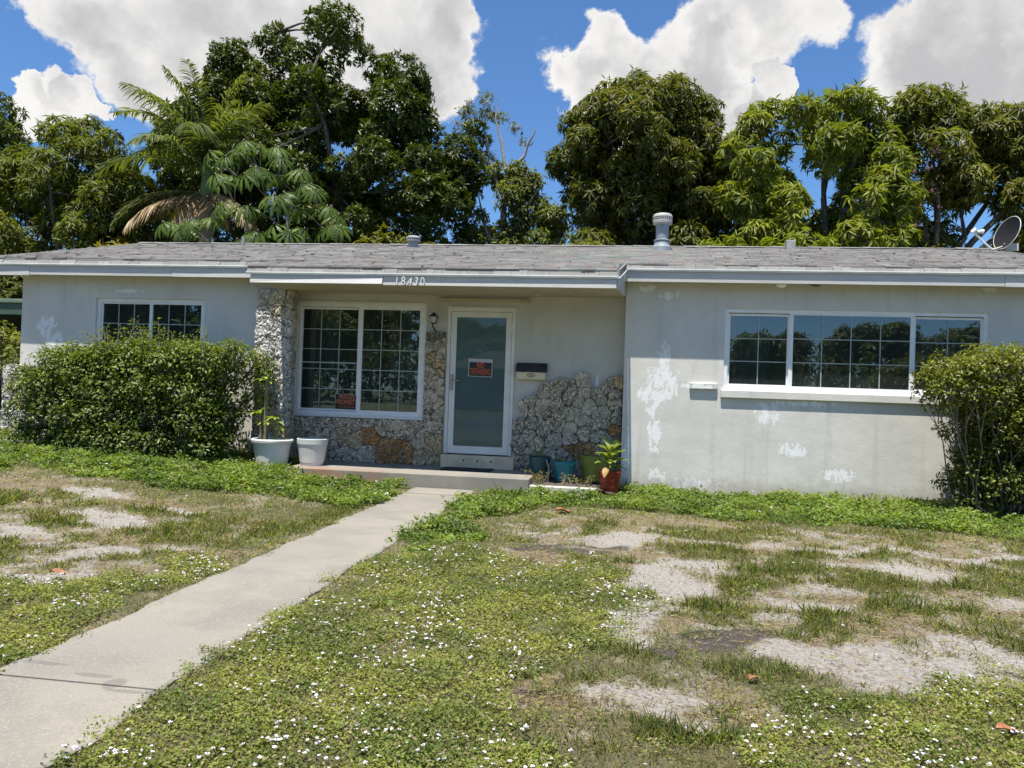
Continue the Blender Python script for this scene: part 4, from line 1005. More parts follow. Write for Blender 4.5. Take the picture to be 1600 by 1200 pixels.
text_mesh('TRESPASSING', .125, M_orange, 'lettering', s1, (0, -.0055, -.055), extr=.0006, sx=.36, off=-.0008, sp=1.08)
s2 = empty('sign', (-3.955, YR + .028, 1.036))
s2.rotation_euler = (0, math.radians(.8), 0)
tag(s2, 'small black PRIVATE PROPERTY sign in the bottom corner of the porch window', 'sign')
MB().box(-.178, .178, -.001, .003, -.112, .112).build('board', M_sgrey, s2)
MB().box(-.172, .172, -.003, -.0012, -.107, .107).build('panel', M_sblack, s2)
text_mesh('PRIVATE', .095, M_orange2, 'lettering', s2, (0, -.004, .062), extr=.0005, sx=.70, off=.0008)
text_mesh('PROPERTY', .095, M_orange2, 'lettering', s2, (0, -.004, -.010), extr=.0005, sx=.70, off=.0008)
text_mesh('NO TRESPASSING', .034, M_orange2, 'lettering', s2, (0, -.004, -.075), extr=.0005, sx=.9)

# ================================================================== MAILBOX, LANTERN
M_cream = mat('mailbox_cream', simple((0.66, 0.60, 0.44), 0.45, 0.05, 8, dirt=.3, dirtc=(.4, .35, .25)))
M_mblack = mat('mailbox_black', simple((0.010, 0.011, 0.014), 0.6, 0.1))
mb = empty('mailbox', (-1.26, YR, 1.44))
tag(mb, 'wall-mounted cream mailbox with a black hinged lid beside the front door', 'mailbox')
MB().add([(-.20, -.001, 0), (.20, -.001, 0), (.20, -.10, .005), (-.20, -.10, .005), (-.20, -.001, .13), (.20, -.001, .13), (.20, -.125, .125), (-.20, -.125, .125)],
         [(0, 1, 2, 3), (7, 6, 5, 4), (3, 2, 6, 7), (1, 0, 4, 5), (2, 1, 5, 6), (0, 3, 7, 4)]).build('body', M_cream, mb, bevel=.006)
MB().add([(-.215, -.001, .115), (.215, -.001, .115), (.215, -.145, .105), (-.215, -.145, .105), (-.215, -.001, .24), (.215, -.001, .24), (.215, -.13, .19), (-.215, -.13, .19)],
         [(0, 1, 2, 3), (7, 6, 5, 4), (3, 2, 6, 7), (1, 0, 4, 5), (2, 1, 5, 6), (0, 3, 7, 4)]).build('lid', M_mblack, mb, bevel=.006)
pts = [(math.cos(t) * .055, -.119 + abs(math.sin(t)) * 0, .063 + math.sin(t) * .024) for t in [2 * math.pi * k / 24 for k in range(25)]]
mm = MB().tube(pts, .005, 6).tube([(-.02, -.118, .063), (.02, -.118, .063)], .007, 6).tube([(0, -.119, .035), (0, -.119, .092)], .0035, 6)
mm.build('emblem', mat('emblem', simple((0.30, 0.27, 0.18), .5, .1)), mb, smooth=True)

ln = empty('wall_lantern', (-2.655, YR, 2.20))
tag(ln, 'small black carriage lantern on the wall between porch window and door', 'lantern')
M_lglass = mat('lantern_glass', lambda t: pbr(t, (0.42, 0.44, 0.45), 0.25, Alpha=1.0))
m = MB(); m.tube([(0, -.0, -.16), (0, -.012, -.16)], .03, 10); m.tube([(.01, -.02, -.20), (.008, -.035, -.12), (-.03, -.10, -.05), (-.025, -.12, -.015)], [.009, .011, .011, .008], 8)
m.tube([(.01, -.018, -.20), (-.005, -.03, -.235), (.012, -.035, -.25)], .006, 6)
m.build('bracket', M_black, ln, smooth=True)
def frus(m, r0, r1, z0, z1, c=(-.01, -.12)):
    vs = [(c[0] + sx * r, c[1] + sy * r, z) for r, z in ((r0, z0), (r1, z1)) for sx, sy in ((-1, -1), (1, -1), (1, 1), (-1, 1))]
    return m.add(vs, [(3, 2, 1, 0), (4, 5, 6, 7), (0, 1, 5, 4), (1, 2, 6, 5), (2, 3, 7, 6), (3, 0, 4, 7)])
frus(MB(), .030, .046, 0, .085).build('lens', M_lglass, ln)
m = MB(); frus(m, .036, .034, -.012, 0); frus(m, .066, .050, .086, .096); frus(m, .052, .018, .0965, .125); frus(m, .018, .024, .1255, .135); frus(m, .010, .004, .1355, .155)
for sx, sy in ((-1, -1), (1, -1), (1, 1), (-1, 1)):
    m.tube([(-.01 + sx * .032, -.12 + sy * .032, 0), (-.01 + sx * .049, -.12 + sy * .049, .088)], .004, 5)
m.build('cage', M_black, ln)

# doormat
dm = MB().box(-.345, .345, -.20, .20, 0, .012).build('doormat', mat('rubber_mat', simple((0.014, 0.015, 0.018), .85, .2, 30, .6, .004)), None, bevel=.004)
dm.location = (-2.06, -.16, .1805)
tag(dm, 'flat black doormat lying in front of the door', 'doormat')

# eave light (empty white holder) and dark bracket
el = MB().lathe([(.0, .0), (.055, .0), (.075, -.02), (.06, -.035), (.03, -.055), (.0, -.06)], n=14, cap0=False).build('eave_light', M_metal, None, smooth=True)
el.location = (1.99, -.15, 2.782)
tag(el, 'peeling white light fitting under the right eave above the wide window', 'light fitting')
eb = MB().add([(-.09, 0, 0), (.09, 0, 0), (.05, 0, -.035), (-.02, 0, -.03), (-.09, .03, 0), (.09, .03, 0), (.05, .03, -.035), (-.02, .03, -.03)], [(0, 1, 2, 3), (7, 6, 5, 4), (0, 4, 5, 1), (1, 5, 6, 2), (2, 6, 7, 3), (3, 7, 4, 0)]).build('eave_bracket', mat('rusty', simple((.16, .14, .11), .8, .2)), None)
eb.location = (2.40, -.16, 2.784)
tag(eb, 'small dark metal bracket under the right eave beside the white light fitting', 'bracket')

# ================================================================== ROOF FITTINGS
def zroof(y): return rz(y)
fv = empty('flue_vent', (.58, 2.75, zroof(2.75)))
tag(fv, 'tall galvanised flue pipe with a slotted round cap on the roof', 'roof vent')
z0 = 0
MB().lathe([(.16, -.06), (.155, .03), (.135, .05), (.125, .13)], n=20, cap1=False).build('flashing', M_galv, fv, smooth=True)
MB().lathe([(.135, .13), (.14, .145), (.125, .155), (.108, .157)], n=20).build('collar', M_galv, fv, smooth=True)
MB().lathe([(.102, .10), (.110, .42)], n=20, cap1=True).build('pipe', M_galv, fv, smooth=True)
M_capw = mat('vent_cap', simple((0.38, 0.38, 0.36), .6, .1, 10, dirt=.3))
MB().lathe([(.10, .40), (.158, .425), (.165, .47), (.163, .485)], n=24).build('cap_base', M_capw, fv, smooth=True)
m = MB(); m.lathe([(.150, .484), (.150, .535)], n=24)
m.build('core', M_black, fv)
for k in range(26):
    t = 2 * math.pi * k / 26
    MB().tube([(math.cos(t) * .158, math.sin(t) * .158, .484), (math.cos(t) * .158, math.sin(t) * .158, .537)], .007, 4).build('slat', M_capw, fv)
MB().lathe([(.161, .505), (.164, .508), (.164, .512), (.161, .515)], n=24, cap0=False).build('band', M_capw, fv)
MB().lathe([(.164, .535), (.162, .56), (.14, .59), (.08, .607), (.0, .612)], n=24).build('cap', M_capw, fv, smooth=True)
# short capped vent: only its head shows over the ridge
sv = empty('roof_vent', (-3.84, 3.05, zroof(3.05)))
tag(sv, 'short round vent cap peeping over the roof above the porch', 'roof vent')
MB().lathe([(.085, -.05), (.085, .09)], n=18).build('pipe', M_galv, sv, smooth=True)
MB().lathe([(.09, .075), (.125, .085), (.13, .115)], n=20).build('cap_base', M_capw, sv, smooth=True)
MB().lathe([(.118, .114), (.118, .142)], n=20).build('core', M_black, sv)
for k in range(20):
    t = 2 * math.pi * k / 20
    MB().tube([(math.cos(t) * .123, math.sin(t) * .123, .114), (math.cos(t) * .123, math.sin(t) * .123, .142)], .006, 4).build('slat', M_capw, sv)
MB().lathe([(.13, .141), (.128, .16), (.09, .182), (.0, .19)], n=20).build('cap', M_capw, sv, smooth=True)
pp = MB().tube([(0, 0, -.05), (0, 0, .16)], .035, 12).build('vent_pipe', M_galv, None, smooth=True)
pp.location = (-7.09, 3.0, zroof(3.0)); tag(pp, 'plain narrow pipe standing at the left part of the roof', 'vent pipe')
sq = MB().add([(-.065, -.05, -.05), (.065, -.05, -.05), (.065, .05, -.05), (-.065, .05, -.05), (-.08, -.06, .14), (.08, -.06, .14), (.08, .06, .14), (-.08, .06, .14)], [(3, 2, 1, 0), (4, 5, 6, 7), (0, 1, 5, 4), (1, 2, 6, 5), (2, 3, 7, 6), (3, 0, 4, 7)]).build('square_vent', M_capw, None, bevel=.004)
sq.location = (2.74, 3.1, zroof(3.1)); tag(sq, 'small square white vent box on the right part of the roof', 'roof vent')

# satellite dish
sd = empty('satellite_dish', (6.05, 3.05, zroof(3.05)))
tag(sd, 'grey satellite dish with a long receiver arm at the right end of the roof', 'satellite dish')
M_dish = mat('dish_grey', simple((0.022, 0.023, 0.025), .9, .1, Specular_IOR_Level=0.1))
M_dishr = mat('dish_rim', simple((0.55, 0.53, 0.48), .5, .1))
def orient(n): return n.to_track_quat('Z', 'Y').to_matrix().to_4x4()
dn = Vector((-.90, -.30, .32)).normalized()
c0 = Vector((.11, 0, .27))
prof = [(.0, .0), (.10, .008), (.20, .034), (.28, .062)]
vs = []; fs = []; n = 32
M4 = Matrix.Translation(c0) @ orient(dn)
for side in (0, 1):
    for (r_, h_) in prof:
        for k in range(n):
            t = 2 * math.pi * k / n
            vs.append(M4 @ Vector((max(r_, .001) * math.cos(t) * .9, max(r_, .001) * math.sin(t) * 1.02, h_ - .010 * side)))
for side in (0, 1):
    o_ = side * len(prof) * n
    for i in range(len(prof) - 1):
        for k in range(n):
            q = [o_ + i * n + k, o_ + i * n + (k + 1) % n, o_ + (i + 1) * n + (k + 1) % n, o_ + (i + 1) * n + k]
            fs.append(q if not side else q[::-1])
raw('reflector', vs, fs, M_dish, sd, smooth=True)
MB().tube([M4 @ Vector((.28 * math.cos(2 * math.pi * k / 32) * .9, .28 * math.sin(2 * math.pi * k / 32) * 1.02, .058)) for k in range(33)], .007, 6).build('rim', M_dishr, sd, smooth=True)
MB().tube([(-.16, -.03, .01), (-.30, -.05, .12), (-.46, -.08, .275)], .016, 8).build('arm', M_metal, sd, smooth=True)
MB().tube([(-.50, -.08, .28), (-.44, -.09, .33)], .035, 10).tube([(-.43, -.08, .29), (-.34, -.06, .30)], .028, 10).tube([(-.34, -.06, .30), (-.325, -.055, .30)], .042, 10).build('receiver', M_metal, sd, smooth=True)
MB().tube([(.12, .03, -.1), (.12, .03, .16), (.14, .02, .24)], .025, 8).build('mast', M_galv, sd, smooth=True)
MB().box(.02, .24, -.02, .02, .0, .12).tube([(-.16, -.03, .01), (.10, .01, .10)], .013, 6).build('bracket', M_dishr, sd)

# ================================================================== POTS AND KERB
M_pw = mat('white_plastic', simple((0.62, 0.62, 0.60), .45, .06, 6, dirt=.5, dirtc=(0.40, 0.40, 0.38)))
def pot(name, label, loc, r0, r1, h, m, rim=.02, group='flower pots along the front of the house', bands=()):
    p = empty(name, loc); tag(p, label, 'flower pot', group)
    pr = [(r0, 0), (r0 + (r1 - r0) * .80, h * .80)]
    for bz in bands:
        pr.insert(-1, (r0 + (r1 - r0) * bz, h * bz)); pr.insert(-1, (r0 + (r1 - r0) * bz + .006, h * bz + .004)); 
    pr += [(r0 + (r1 - r0) * .80 + rim * .4, h * .805), (r1, h * .985), (r1 - .006, h), (r1 - .018, h), (r1 - .024, h * .85), (0.001, h * .84)]
    MB().lathe(pr[:-1], n=28, cap0=True).build('shell', m, p, smooth=True)
    rs = r1 - .023
    v = [(0, 0, h * .87)]; f = []
    for k in range(18):
        t = 2 * math.pi * k / 18
        v.append((rs * math.cos(t), rs * math.sin(t), h * .86 + R.uniform(-.01, .01)))
    for k in range(18): f.append((0, 1 + k, 1 + (k + 1) % 18))
    raw('soil', v, f, mat('potting_soil', simple((.05, .038, .028), .95, .3, 30, .8, .01)), p)
    return p
p1 = pot('planter', 'wide white plastic tub with a thick rim standing in the weeds, leftmost pot', (-4.66, -.62, .13), .20, .255, .385, M_pw, rim=.0)
MB().lathe([(.250, .335), (.276, .345), (.280, .375), (.265, .392), (.245, .388), (.240, .34)], n=28, cap0=False).build('rim', M_pw, p1, smooth=True)
p2 = pot('planter', 'tall white round pot with grey streaks standing on the left end of the porch slab', (-4.13, -.52, .1805), .150, .208, .36, M_pw, rim=.02, bands=(.12,))
M_teal = mat('dark_teal_plastic', simple((0.012, 0.075, 0.075), .4, .1))
M_blue = mat('teal_blue_plastic', simple((0.015, 0.19, 0.23), .4, .1))
M_olive = mat('olive_plastic', simple((0.23, 0.26, 0.05), .5, .12, 6, dirt=.2))
M_red = mat('red_glazed', simple((0.20, 0.022, 0.012), .35, .15))
p3 = pot('flower_pot', 'dark teal pot with a withered plant, beside the door step', (-1.07, -.16, .11), .105, .150, .30, M_teal, rim=.012)
p4 = pot('flower_pot', 'bright blue-teal pot, second of the row right of the door', (-.73, -.27, .11), .105, .160, .26, M_blue, rim=.02)
p5 = pot('flower_pot', 'olive green pot behind the red one', (-.36, -.13, .11), .120, .175, .34, M_olive, rim=.01)
p6 = pot('flower_pot', 'dark red glazed pot with a variegated leafy plant at the wall corner', (-.12, -.60, .02), .105, .152, .285, M_red, rim=.012, bands=(.25, .5))
MB().box(-1.115, -.28, -.92, -.80, -.1, .105)
kb = MB().box(-.42, .42, -.06, .06, -.15, .045).build('kerb', mat('kerb_concrete', concrete_fn, a=(.46, .44, .40), b=(.58, .55, .49)), None, bevel=.008)
kb.location = (-.695, -.84, .055)
tag(kb, 'low whitish concrete kerb edging the pot bed right of the porch slab', 'kerb')
# bed of dark mulch behind the kerb
gxx = np.linspace(-1.115, -.01, 40); gyy = np.linspace(-.78, .21, 36)
XX, YY = np.meshgrid(gxx, gyy)
ZZ = .095 + (fbm(XX, YY, .08, 3) - .5) * .05 - .06 * sst(XX, -.35, -.1) * sst(-YY, .2, .5)
ii = np.arange(XX.size).reshape(XX.shape)
FF = np.stack([ii[:-1, :-1], ii[:-1, 1:], ii[1:, 1:], ii[1:, :-1]], -1).reshape(-1, 4)
bed = fast('planting_bed', np.stack([XX, YY, ZZ], -1).reshape(-1, 3), FF, M_ground, col=np.ones((XX.size, 3)) * np.array((.11, .095, .075)) * (0.5 + 1.1 * fbm(XX + 3, YY, .05, 2).reshape(-1, 1)))
tag(bed, 'dark mulch bed under the pots right of the porch', kind='structure')

# brick edging at the far left
ge = empty('garden_edging', (-9.3, -.75, .2))
tag(ge, 'two courses of weathered grey bricks edging the bed at the far left corner', 'edging')
M_gb = mat('grey_brick', simple((0.27, 0.255, 0.235), .95, .3, 9, .6, .008, dirt=.5, dirtc=(.12, .11, .095)))
me_b = MB().box(-.148, .148, -.07, .07, -.036, .036).build('brick', M_gb, ge, bevel=.008)
me_b.location = (-1.6, 0, .06)
first = True
for row in range(2):
    for k in range(12):
        x = -1.6 + k * .305 + row * .15
        if x > 1.35: continue
        if first: o = me_b; first = False
        else:
            o = me_b.copy(); link(o, ge)
        o.location = (x, R.uniform(-.006, .006) + .004 * k, .03 + row * .078 + R.uniform(-.003, .003)); o.rotation_euler = (R.uniform(-.02, .02), R.uniform(-.01, .01), R.uniform(-.03, .03))

# clear cup and fallen leaves
cup = MB().lathe([(.028, 0), (.036, .075), (.034, .075), (.026, .004)], n=16).build('plastic_cup', mat('clear_plastic', lambda t: t.n('ShaderNodeMixShader', None, i0=.35, i1=t.n('ShaderNodeBsdfTransparent', None, Color=(.85, .88, .88, 1)).outputs[0], i2=pbr(t, (.6, .63, .62), .15)).outputs[0]), None, smooth=True)
cup.location = (-2.64, -2.1, .035); cup.rotation_euler = (0, math.radians(75), .6)
tag(cup, 'clear plastic cup lying in the grass by the left edge of the path', 'cup')
M_dead = mat('dead_leaf', simple((0.30, 0.12, 0.045), .6, .25, 25))
def dleaf(loc, s, rz_, label, m_=None):
    vs = []; fs = []
    for i in range(7):
        t = i / 6; w = math.sin(math.pi * min(.98, t * .93 + .03)) * .32
        z = .10 * math.sin(t * 5) + .06
        vs += [((t - .5) * s, -w * s, z * s + .12 * s), ((t - .5) * s, 0, z * s), ((t - .5) * s, w * s, z * s + .15 * s)]
    for i in range(6):
        for j in (0, 1):
            fs.append([i * 3 + j, i * 3 + j + 1, i * 3 + 4 + j, i * 3 + 3 + j])
    o = raw('fallen_leaf', vs, fs, m_ or M_dead, None)
    o.location = loc; o.rotation_euler = (0, 0, rz_)
    return tag(o, label, 'leaf', 'dead leaves lying on the lawn')
dleaf((-.58, -2.32, .01), .16, .4, 'curled orange-brown dead leaf on the lawn near the wall, below the red pot')
dleaf((-3.45, -6.1, .03), .10, .2, 'small rust-brown dead leaf on the lawn left of the path')
dleaf((1.52, -7.22, .01), .09, .1, 'orange dead leaf among the white flowers in the lower right corner')
dleaf((-2.02, -1.75, .022), .06, 1.0, 'tiny brown dead leaf on the path near the porch')
dleaf((.62, -6.9, .02), .07, .9, 'reddish brown dead leaf in the grass right of the dark soil patch')

# ================================================================== LEFT: CARPORT
cp = empty('carport', (-12.5, 4.5, 0))
tag(cp, 'green-edged flat carport roof seen past the left corner of the house', 'carport')
M_green = mat('carport_green', simple((0.055, 0.10, 0.065), .5, .1, 4))
M_greenl = mat('carport_green_light', simple((0.14, 0.20, 0.14), .5, .1, 4))
MB().box(-6, 3.2, -1.52, -1.45, 2.44, 2.66).build('fascia', M_green, cp)
MB().box(-6, 3.2, -1.56, -1.44, 2.662, 2.74).build('gutter', M_greenl, cp, bevel=.01)
MB().box(-6, 3.2, -1.45, 4.5, 2.60, 2.66).build('roof', M_green, cp)
for x in (-5.5, -.6, 2.6):
    MB().box(x - .05, x + .05, -1.40, -1.30, 0, 2.60).build('post', M_green, cp)
for x in (-5.5, 2.6):
    MB().box(x - .05, x + .05, 4.2, 4.3, 0, 2.60).build('post', M_green, cp)
MB().box(-6, 3.2, 4.5, 4.6, 0, 2.6).build('back_wall', mat('shed_wall', simple((.05, .055, .05), .9, .2)), cp)

# ================================================================== ACROSS THE STREET (seen mirrored in the windows)
rd = MB().box(-120, 120, -21.5, -14.9, -.3, .015).build('road', mat('asphalt', simple((.06, .06, .062), .9, .2, 3, .4, .01)), None)
tag(rd, 'asphalt street in front of the lot', kind='structure')
oh = empty('house', (-3, -38, 0))
tag(oh, 'pale bungalow across the street, seen only as a reflection in the windows', 'house')
MB().box(-8, 8, -5, 0, 0, 2.7).build('wall', mat('pale_render', simple((.16, .17, .15), .9, .1)), oh)
MB().add([(-8.6, .6, 2.7), (8.6, .6, 2.7), (8.6, -5.6, 2.7), (-8.6, -5.6, 2.7), (-6, -2.5, 4.0), (6, -2.5, 4.0)], [(0, 1, 5, 4), (1, 2, 5), (2, 3, 4, 5), (3, 0, 4), (3, 2, 1, 0)]).build('roof', mat('grey_roof', simple((.12, .12, .12), .9, .1)), oh)
for x in (-5, 0.5, 4.8):
    MB().box(x - .8, x + .8, .0, .04, 1, 2.1).build('window', M_black, oh)
up = empty('utility_pole', (3.5, -22.6, 0))
tag(up, 'wooden utility pole with three wires across the street', 'utility pole')
MB().tube([(0, 0, 0), (0, 0, 10)], [.16, .11], 10).build('pole', M_bark, up)
MB().box(-1.2, 1.2, -.06, .06, 9.2, 9.32).build('crossarm', M_bark, up)
for k, z in enumerate((9.35, 8.0, 7.2)):
    pts = [(x_, (k - 1) * .3, z - 1.0 + 1.0 * (x_ / 45.0) ** 2) for x_ in range(-45, 46, 5)]
    MB().tube(pts, .018, 4).build('wire', M_black, up)

# ================================================================== FOLIAGE
def leaves(B, D, Nn, L, Wd, bend=.15, mid=.42):
    """rhombic leaves: B base, D direction, Nn normal, L length, Wd width -> V, F"""
    n = len(B)
    S = unit(np.cross(D, Nn)); Nn = unit(np.cross(S, D))
    L = np.broadcast_to(np.asarray(L, float), (n,))[:, None]; Wd = np.broadcast_to(np.asarray(Wd, float), (n,))[:, None]
    m = B + D * L * mid
    V = np.empty((n, 4, 3))
    V[:, 0] = B; V[:, 1] = m + S * Wd / 2 + Nn * Wd * .18; V[:, 2] = B + D * L - Nn * L * bend; V[:, 3] = m - S * Wd / 2 + Nn * Wd * .18
    i = np.arange(n)[:, None] * 4
    F = np.concatenate([i + np.array([[0, 1, 2]]), i + np.array([[0, 2, 3]])], 1).reshape(-1, 3)
    return V.reshape(-1, 3), F

def rdir(n):
    return unit(NP.normal(size=(n, 3)))

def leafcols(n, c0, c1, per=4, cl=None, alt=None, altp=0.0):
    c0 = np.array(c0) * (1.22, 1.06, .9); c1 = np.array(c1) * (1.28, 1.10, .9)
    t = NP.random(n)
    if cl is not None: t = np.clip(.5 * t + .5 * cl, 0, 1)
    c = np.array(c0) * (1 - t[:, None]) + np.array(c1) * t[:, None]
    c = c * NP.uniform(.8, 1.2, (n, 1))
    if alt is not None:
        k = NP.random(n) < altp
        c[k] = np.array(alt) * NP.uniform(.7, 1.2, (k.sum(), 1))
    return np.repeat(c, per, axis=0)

def rosettes(C, A, nl, L, Wd, droop, c0, c1, name, m, parent, spread=.03, cl=None, alt=None, altp=0.0, bend=.2):
    """nl leaves round every cluster centre C with axis A"""
    n = len(C)
    Cc = np.repeat(C, nl, axis=0); Ax = np.repeat(A, nl, axis=0)
    r = rdir(n * nl)
    r = unit(r - Ax * np.sum(r * Ax, 1, keepdims=True) * .7)
    D = unit(r + Ax * .25 + np.array([0, 0, -droop]))
    Nn = unit(Ax + np.array([0, 0, .9]) + rdir(n * nl) * .45)
    Ls = L * NP.uniform(.65, 1.2, n * nl)
    V, F = leaves(Cc + r * spread, D, Nn, Ls, Wd * Ls / L, bend)
    cc = None if cl is None else np.repeat(cl, nl)
    return fast(name, V, F, m, parent, leafcols(n * nl, c0, c1, 4, cc, alt, altp))

def lobes_points(lobes, per_m2, up=.35, shell=(.80, 1.06), fill=.12):
    Cs = []; As = []; ts = []
    for (x, y, z, r) in lobes:
        n = int(4 * math.pi * r * r * per_m2)
        d = rdir(n)
        d[:, 2] = np.where((d[:, 2] < -.35) & (NP.random(n) < .6), -d[:, 2], d[:, 2])
        rad = r * NP.uniform(*shell, n)
        ins = NP.random(n) < fill
        rad = np.where(ins, r * NP.uniform(.3, .8, n), rad)
        wob = 1 + .16 * np.sin(d[:, 0] * 7 + x * 3) * np.sin(d[:, 2] * 6 + z * 2)
        p = np.array([x, y, z]) + d * (rad * wob)[:, None] * np.array([1, 1, .92])
        Cs.append(p); As.append(unit(d + np.array([0, 0, up]))); ts.append(np.full(n, R.random()))
    return np.concatenate(Cs), np.concatenate(As), np.concatenate(ts)

def tree_wood(parent, root, fork, lobes, rad, m, seed=1, nlimb=9, twigs=True):
    rr = random.Random(seed)
    root = Vector(root); fork = Vector(fork)
    MB().tube([root, root.lerp(fork, .5) + Vector((rr.uniform(-.1, .1), 0, 0)), fork], [rad * 1.25, rad, rad * .8], 10).build('trunk', m, parent, smooth=True)
    ls = sorted(lobes, key=lambda q: rr.random())
    hubs = []
    for q in ls[:nlimb]:
        e = Vector(q[:3])
        mid = fork.lerp(e, .5) + Vector((rr.uniform(-.4, .4), rr.uniform(-.3, .3), rr.uniform(0, .5)))
        MB().tube([fork - Vector((0, 0, .1)), fork.lerp(mid, .5) + Vector((rr.uniform(-.15, .15), 0, .1)), mid, mid.lerp(e, .6) + Vector((rr.uniform(-.2, .2), 0, .1)), e], [rad * .42, rad * .34, rad * .25, rad * .15, rad * .05], 7).build('limb', m, parent, smooth=True)
        hubs += [mid, mid.lerp(e, .6), e]
    if twigs:
        mm = MB()
        for q in ls[nlimb:]:
            e = Vector(q[:3])
            h = min(hubs, key=lambda v: (v - e).length)
            k = h.lerp(e, .5) + Vector((rr.uniform(-.15, .15), rr.uniform(-.1, .1), rr.uniform(-.05, .2)))
            mm.tube([h, k, e], [rad * .13, rad * .09, rad * .04], 5)
            for _ in range(3):
                d = Vector((rr.uniform(-1, 1), rr.uniform(-1, 1), rr.uniform(-.3, 1))).normalized() * q[3] * .9
                mm.tube([k.lerp(e, .7), e + d], [rad * .05, rad * .02], 4)
        o = mm.build('twigs', m, parent); tag(o, kind='stuff')

def rel(lobes, b): return [(x - b[0], y - b[1], z - b[2], r) for x, y, z, r in lobes]

def tree(name, label, key, base, fork, rad, leafspec, wood=None, per=11, nlimb=9, group='trees behind the house', seed=1, shell=(.80, 1.06), fill=.12, extra=None, back=1.0):
    t = empty(name, base); tag(t, label, 'tree', group)
    L = rel(LOBES[key] + (extra or []), base)
    tree_wood(t, (0, 0, 0), (fork[0] - base[0], fork[1] - base[1], fork[2]), L, rad, wood or M_bark, seed, nlimb)
    C, A, cl = lobes_points(L, per, shell=shell, fill=fill)
    L2 = [(x + R.uniform(-.2, .2), y + r * .9 + .35, z - .12, r * back) for x, y, z, r in L]
    C2, A2, cl2 = lobes_points(L2, per * .5, shell=(.3, 1.0), fill=.3)
    C = np.concatenate([C, C2]); A = np.concatenate([A, A2]); cl = np.concatenate([cl, cl2])
    nl, ll, lw, droop, c0, c1 = leafspec[:6]
    kw = leafspec[6] if len(leafspec) > 6 else {}
    o = rosettes(C, A, nl, ll, lw, droop, c0, c1, 'crown', kw.pop('m', M_leaf), t, cl=cl, **kw)
    tag(o, kind='stuff')
    return t, L

DARK0, DARK1 = (0.024, 0.044, 0.009), (0.080, 0.115, 0.022)
MID0, MID1 = (0.042, 0.070, 0.015), (0.125, 0.160, 0.036)
BR0, BR1 = (0.060, 0.100, 0.016), (0.185, 0.240, 0.040)
tree('mango_tree', 'dark leafy mango tree cut off by the left edge of the photo', 'left_edge', (-23.2, 13.6, 0), (-23.2, 13.6, 3.5), .28, (11, .27, .062, .35, MID0, (0.08, .115, .025), dict(alt=(.16, .11, .05), altp=.02)), per=9, seed=2, extra=[(-22.6, 13.4, 6.2, .8), (-22.3, 13.3, 8.4, .7)])
tree('mango_tree', 'rounded mango tree at the left, behind and left of the palm', 'left_mango', (-17.8, 11.6, 0), (-17.8, 11.6, 3.2), .26, (11, .26, .055, .35, MID0, MID1, dict(alt=(.17, .15, .05), altp=.05)), per=10.5, seed=3)
tree('broadleaf_tree', 'tallest dark green tree with an open ragged top, behind the palm', 'big', (-9.6, 15.8, 0), (-9.4, 15.6, 4.2), .42, (13, .215, .072, .05, DARK0, DARK1, dict(m=M_leafg, bend=.1, alt=(.10, .13, .03), altp=.10)), per=13, nlimb=9, seed=4, shell=(.82, 1.08))
tree('mango_tree', 'tall dense mango tree standing alone right of the blue gap, behind the flue pipe', 'mid', (.6, 13.6, 0), (.55, 13.5, 4.6), .30, (12, .27, .058, .55, (0.036, .058, .014), (0.120, .145, .036), dict(alt=(.16, .12, .04), altp=.05)), per=10, seed=5)
tree('mango_tree', 'bright green mango tree with blue sky showing through its middle', 'bright', (5.9, 12.6, 0), (5.75, 12.5, 5.2), .26, (13, .29, .062, .42, BR0, BR1, dict(alt=(.20, .19, .06), altp=.05)), per=9.5, seed=6, fill=.08, back=.95)
rt, rl = tree('mango_tree', 'mango tree with red fruit and bare inner branches at the right edge', 'right', (9.3, 14.6, 0), (9.3, 14.5, 4.9), .28, (11, .28, .060, .48, (0.046, .072, .016), (0.145, .175, .040), dict(alt=(.17, .13, .06), altp=.06)), per=9, seed=7, nlimb=9, wood=M_bark, fill=.1, back=.95, extra=[(8.3, 14.3, 10.2, .6), (8.7, 14.2, 9.3, .6), (8.2, 14.4, 8.5, .55), (8.9, 14.3, 7.9, .5), (8.4, 14.3, 7.0, .5), (9.4, 14.3, 9.9, .6)])
M_mango = mat('mango_fruit', simple((.14, .04, .035), .5, .3, 8))
for i in range(16):
    q = rl[R.randrange(len(rl))]
    c = Vector((q[0] + R.uniform(-.4, .4), q[1] - q[3] - R.uniform(.0, .15), q[2] - q[3] * R.uniform(.2, .8)))
    if i < 9: c = Vector((-.75 + R.uniform(-.35, .45), -1.2 + R.uniform(-.2, .2), R.uniform(6.3, 9.2)))
    MB().tube([c + Vector((0, 0, .35)), c + Vector((0, 0, .06))], .006, 4).lathe([(.0, .07), (.035, .06), (.058, .0), (.045, -.055), (.0, -.075)], c=c, n=10, cap0=False).build('fruit', M_mango, rt, smooth=True)

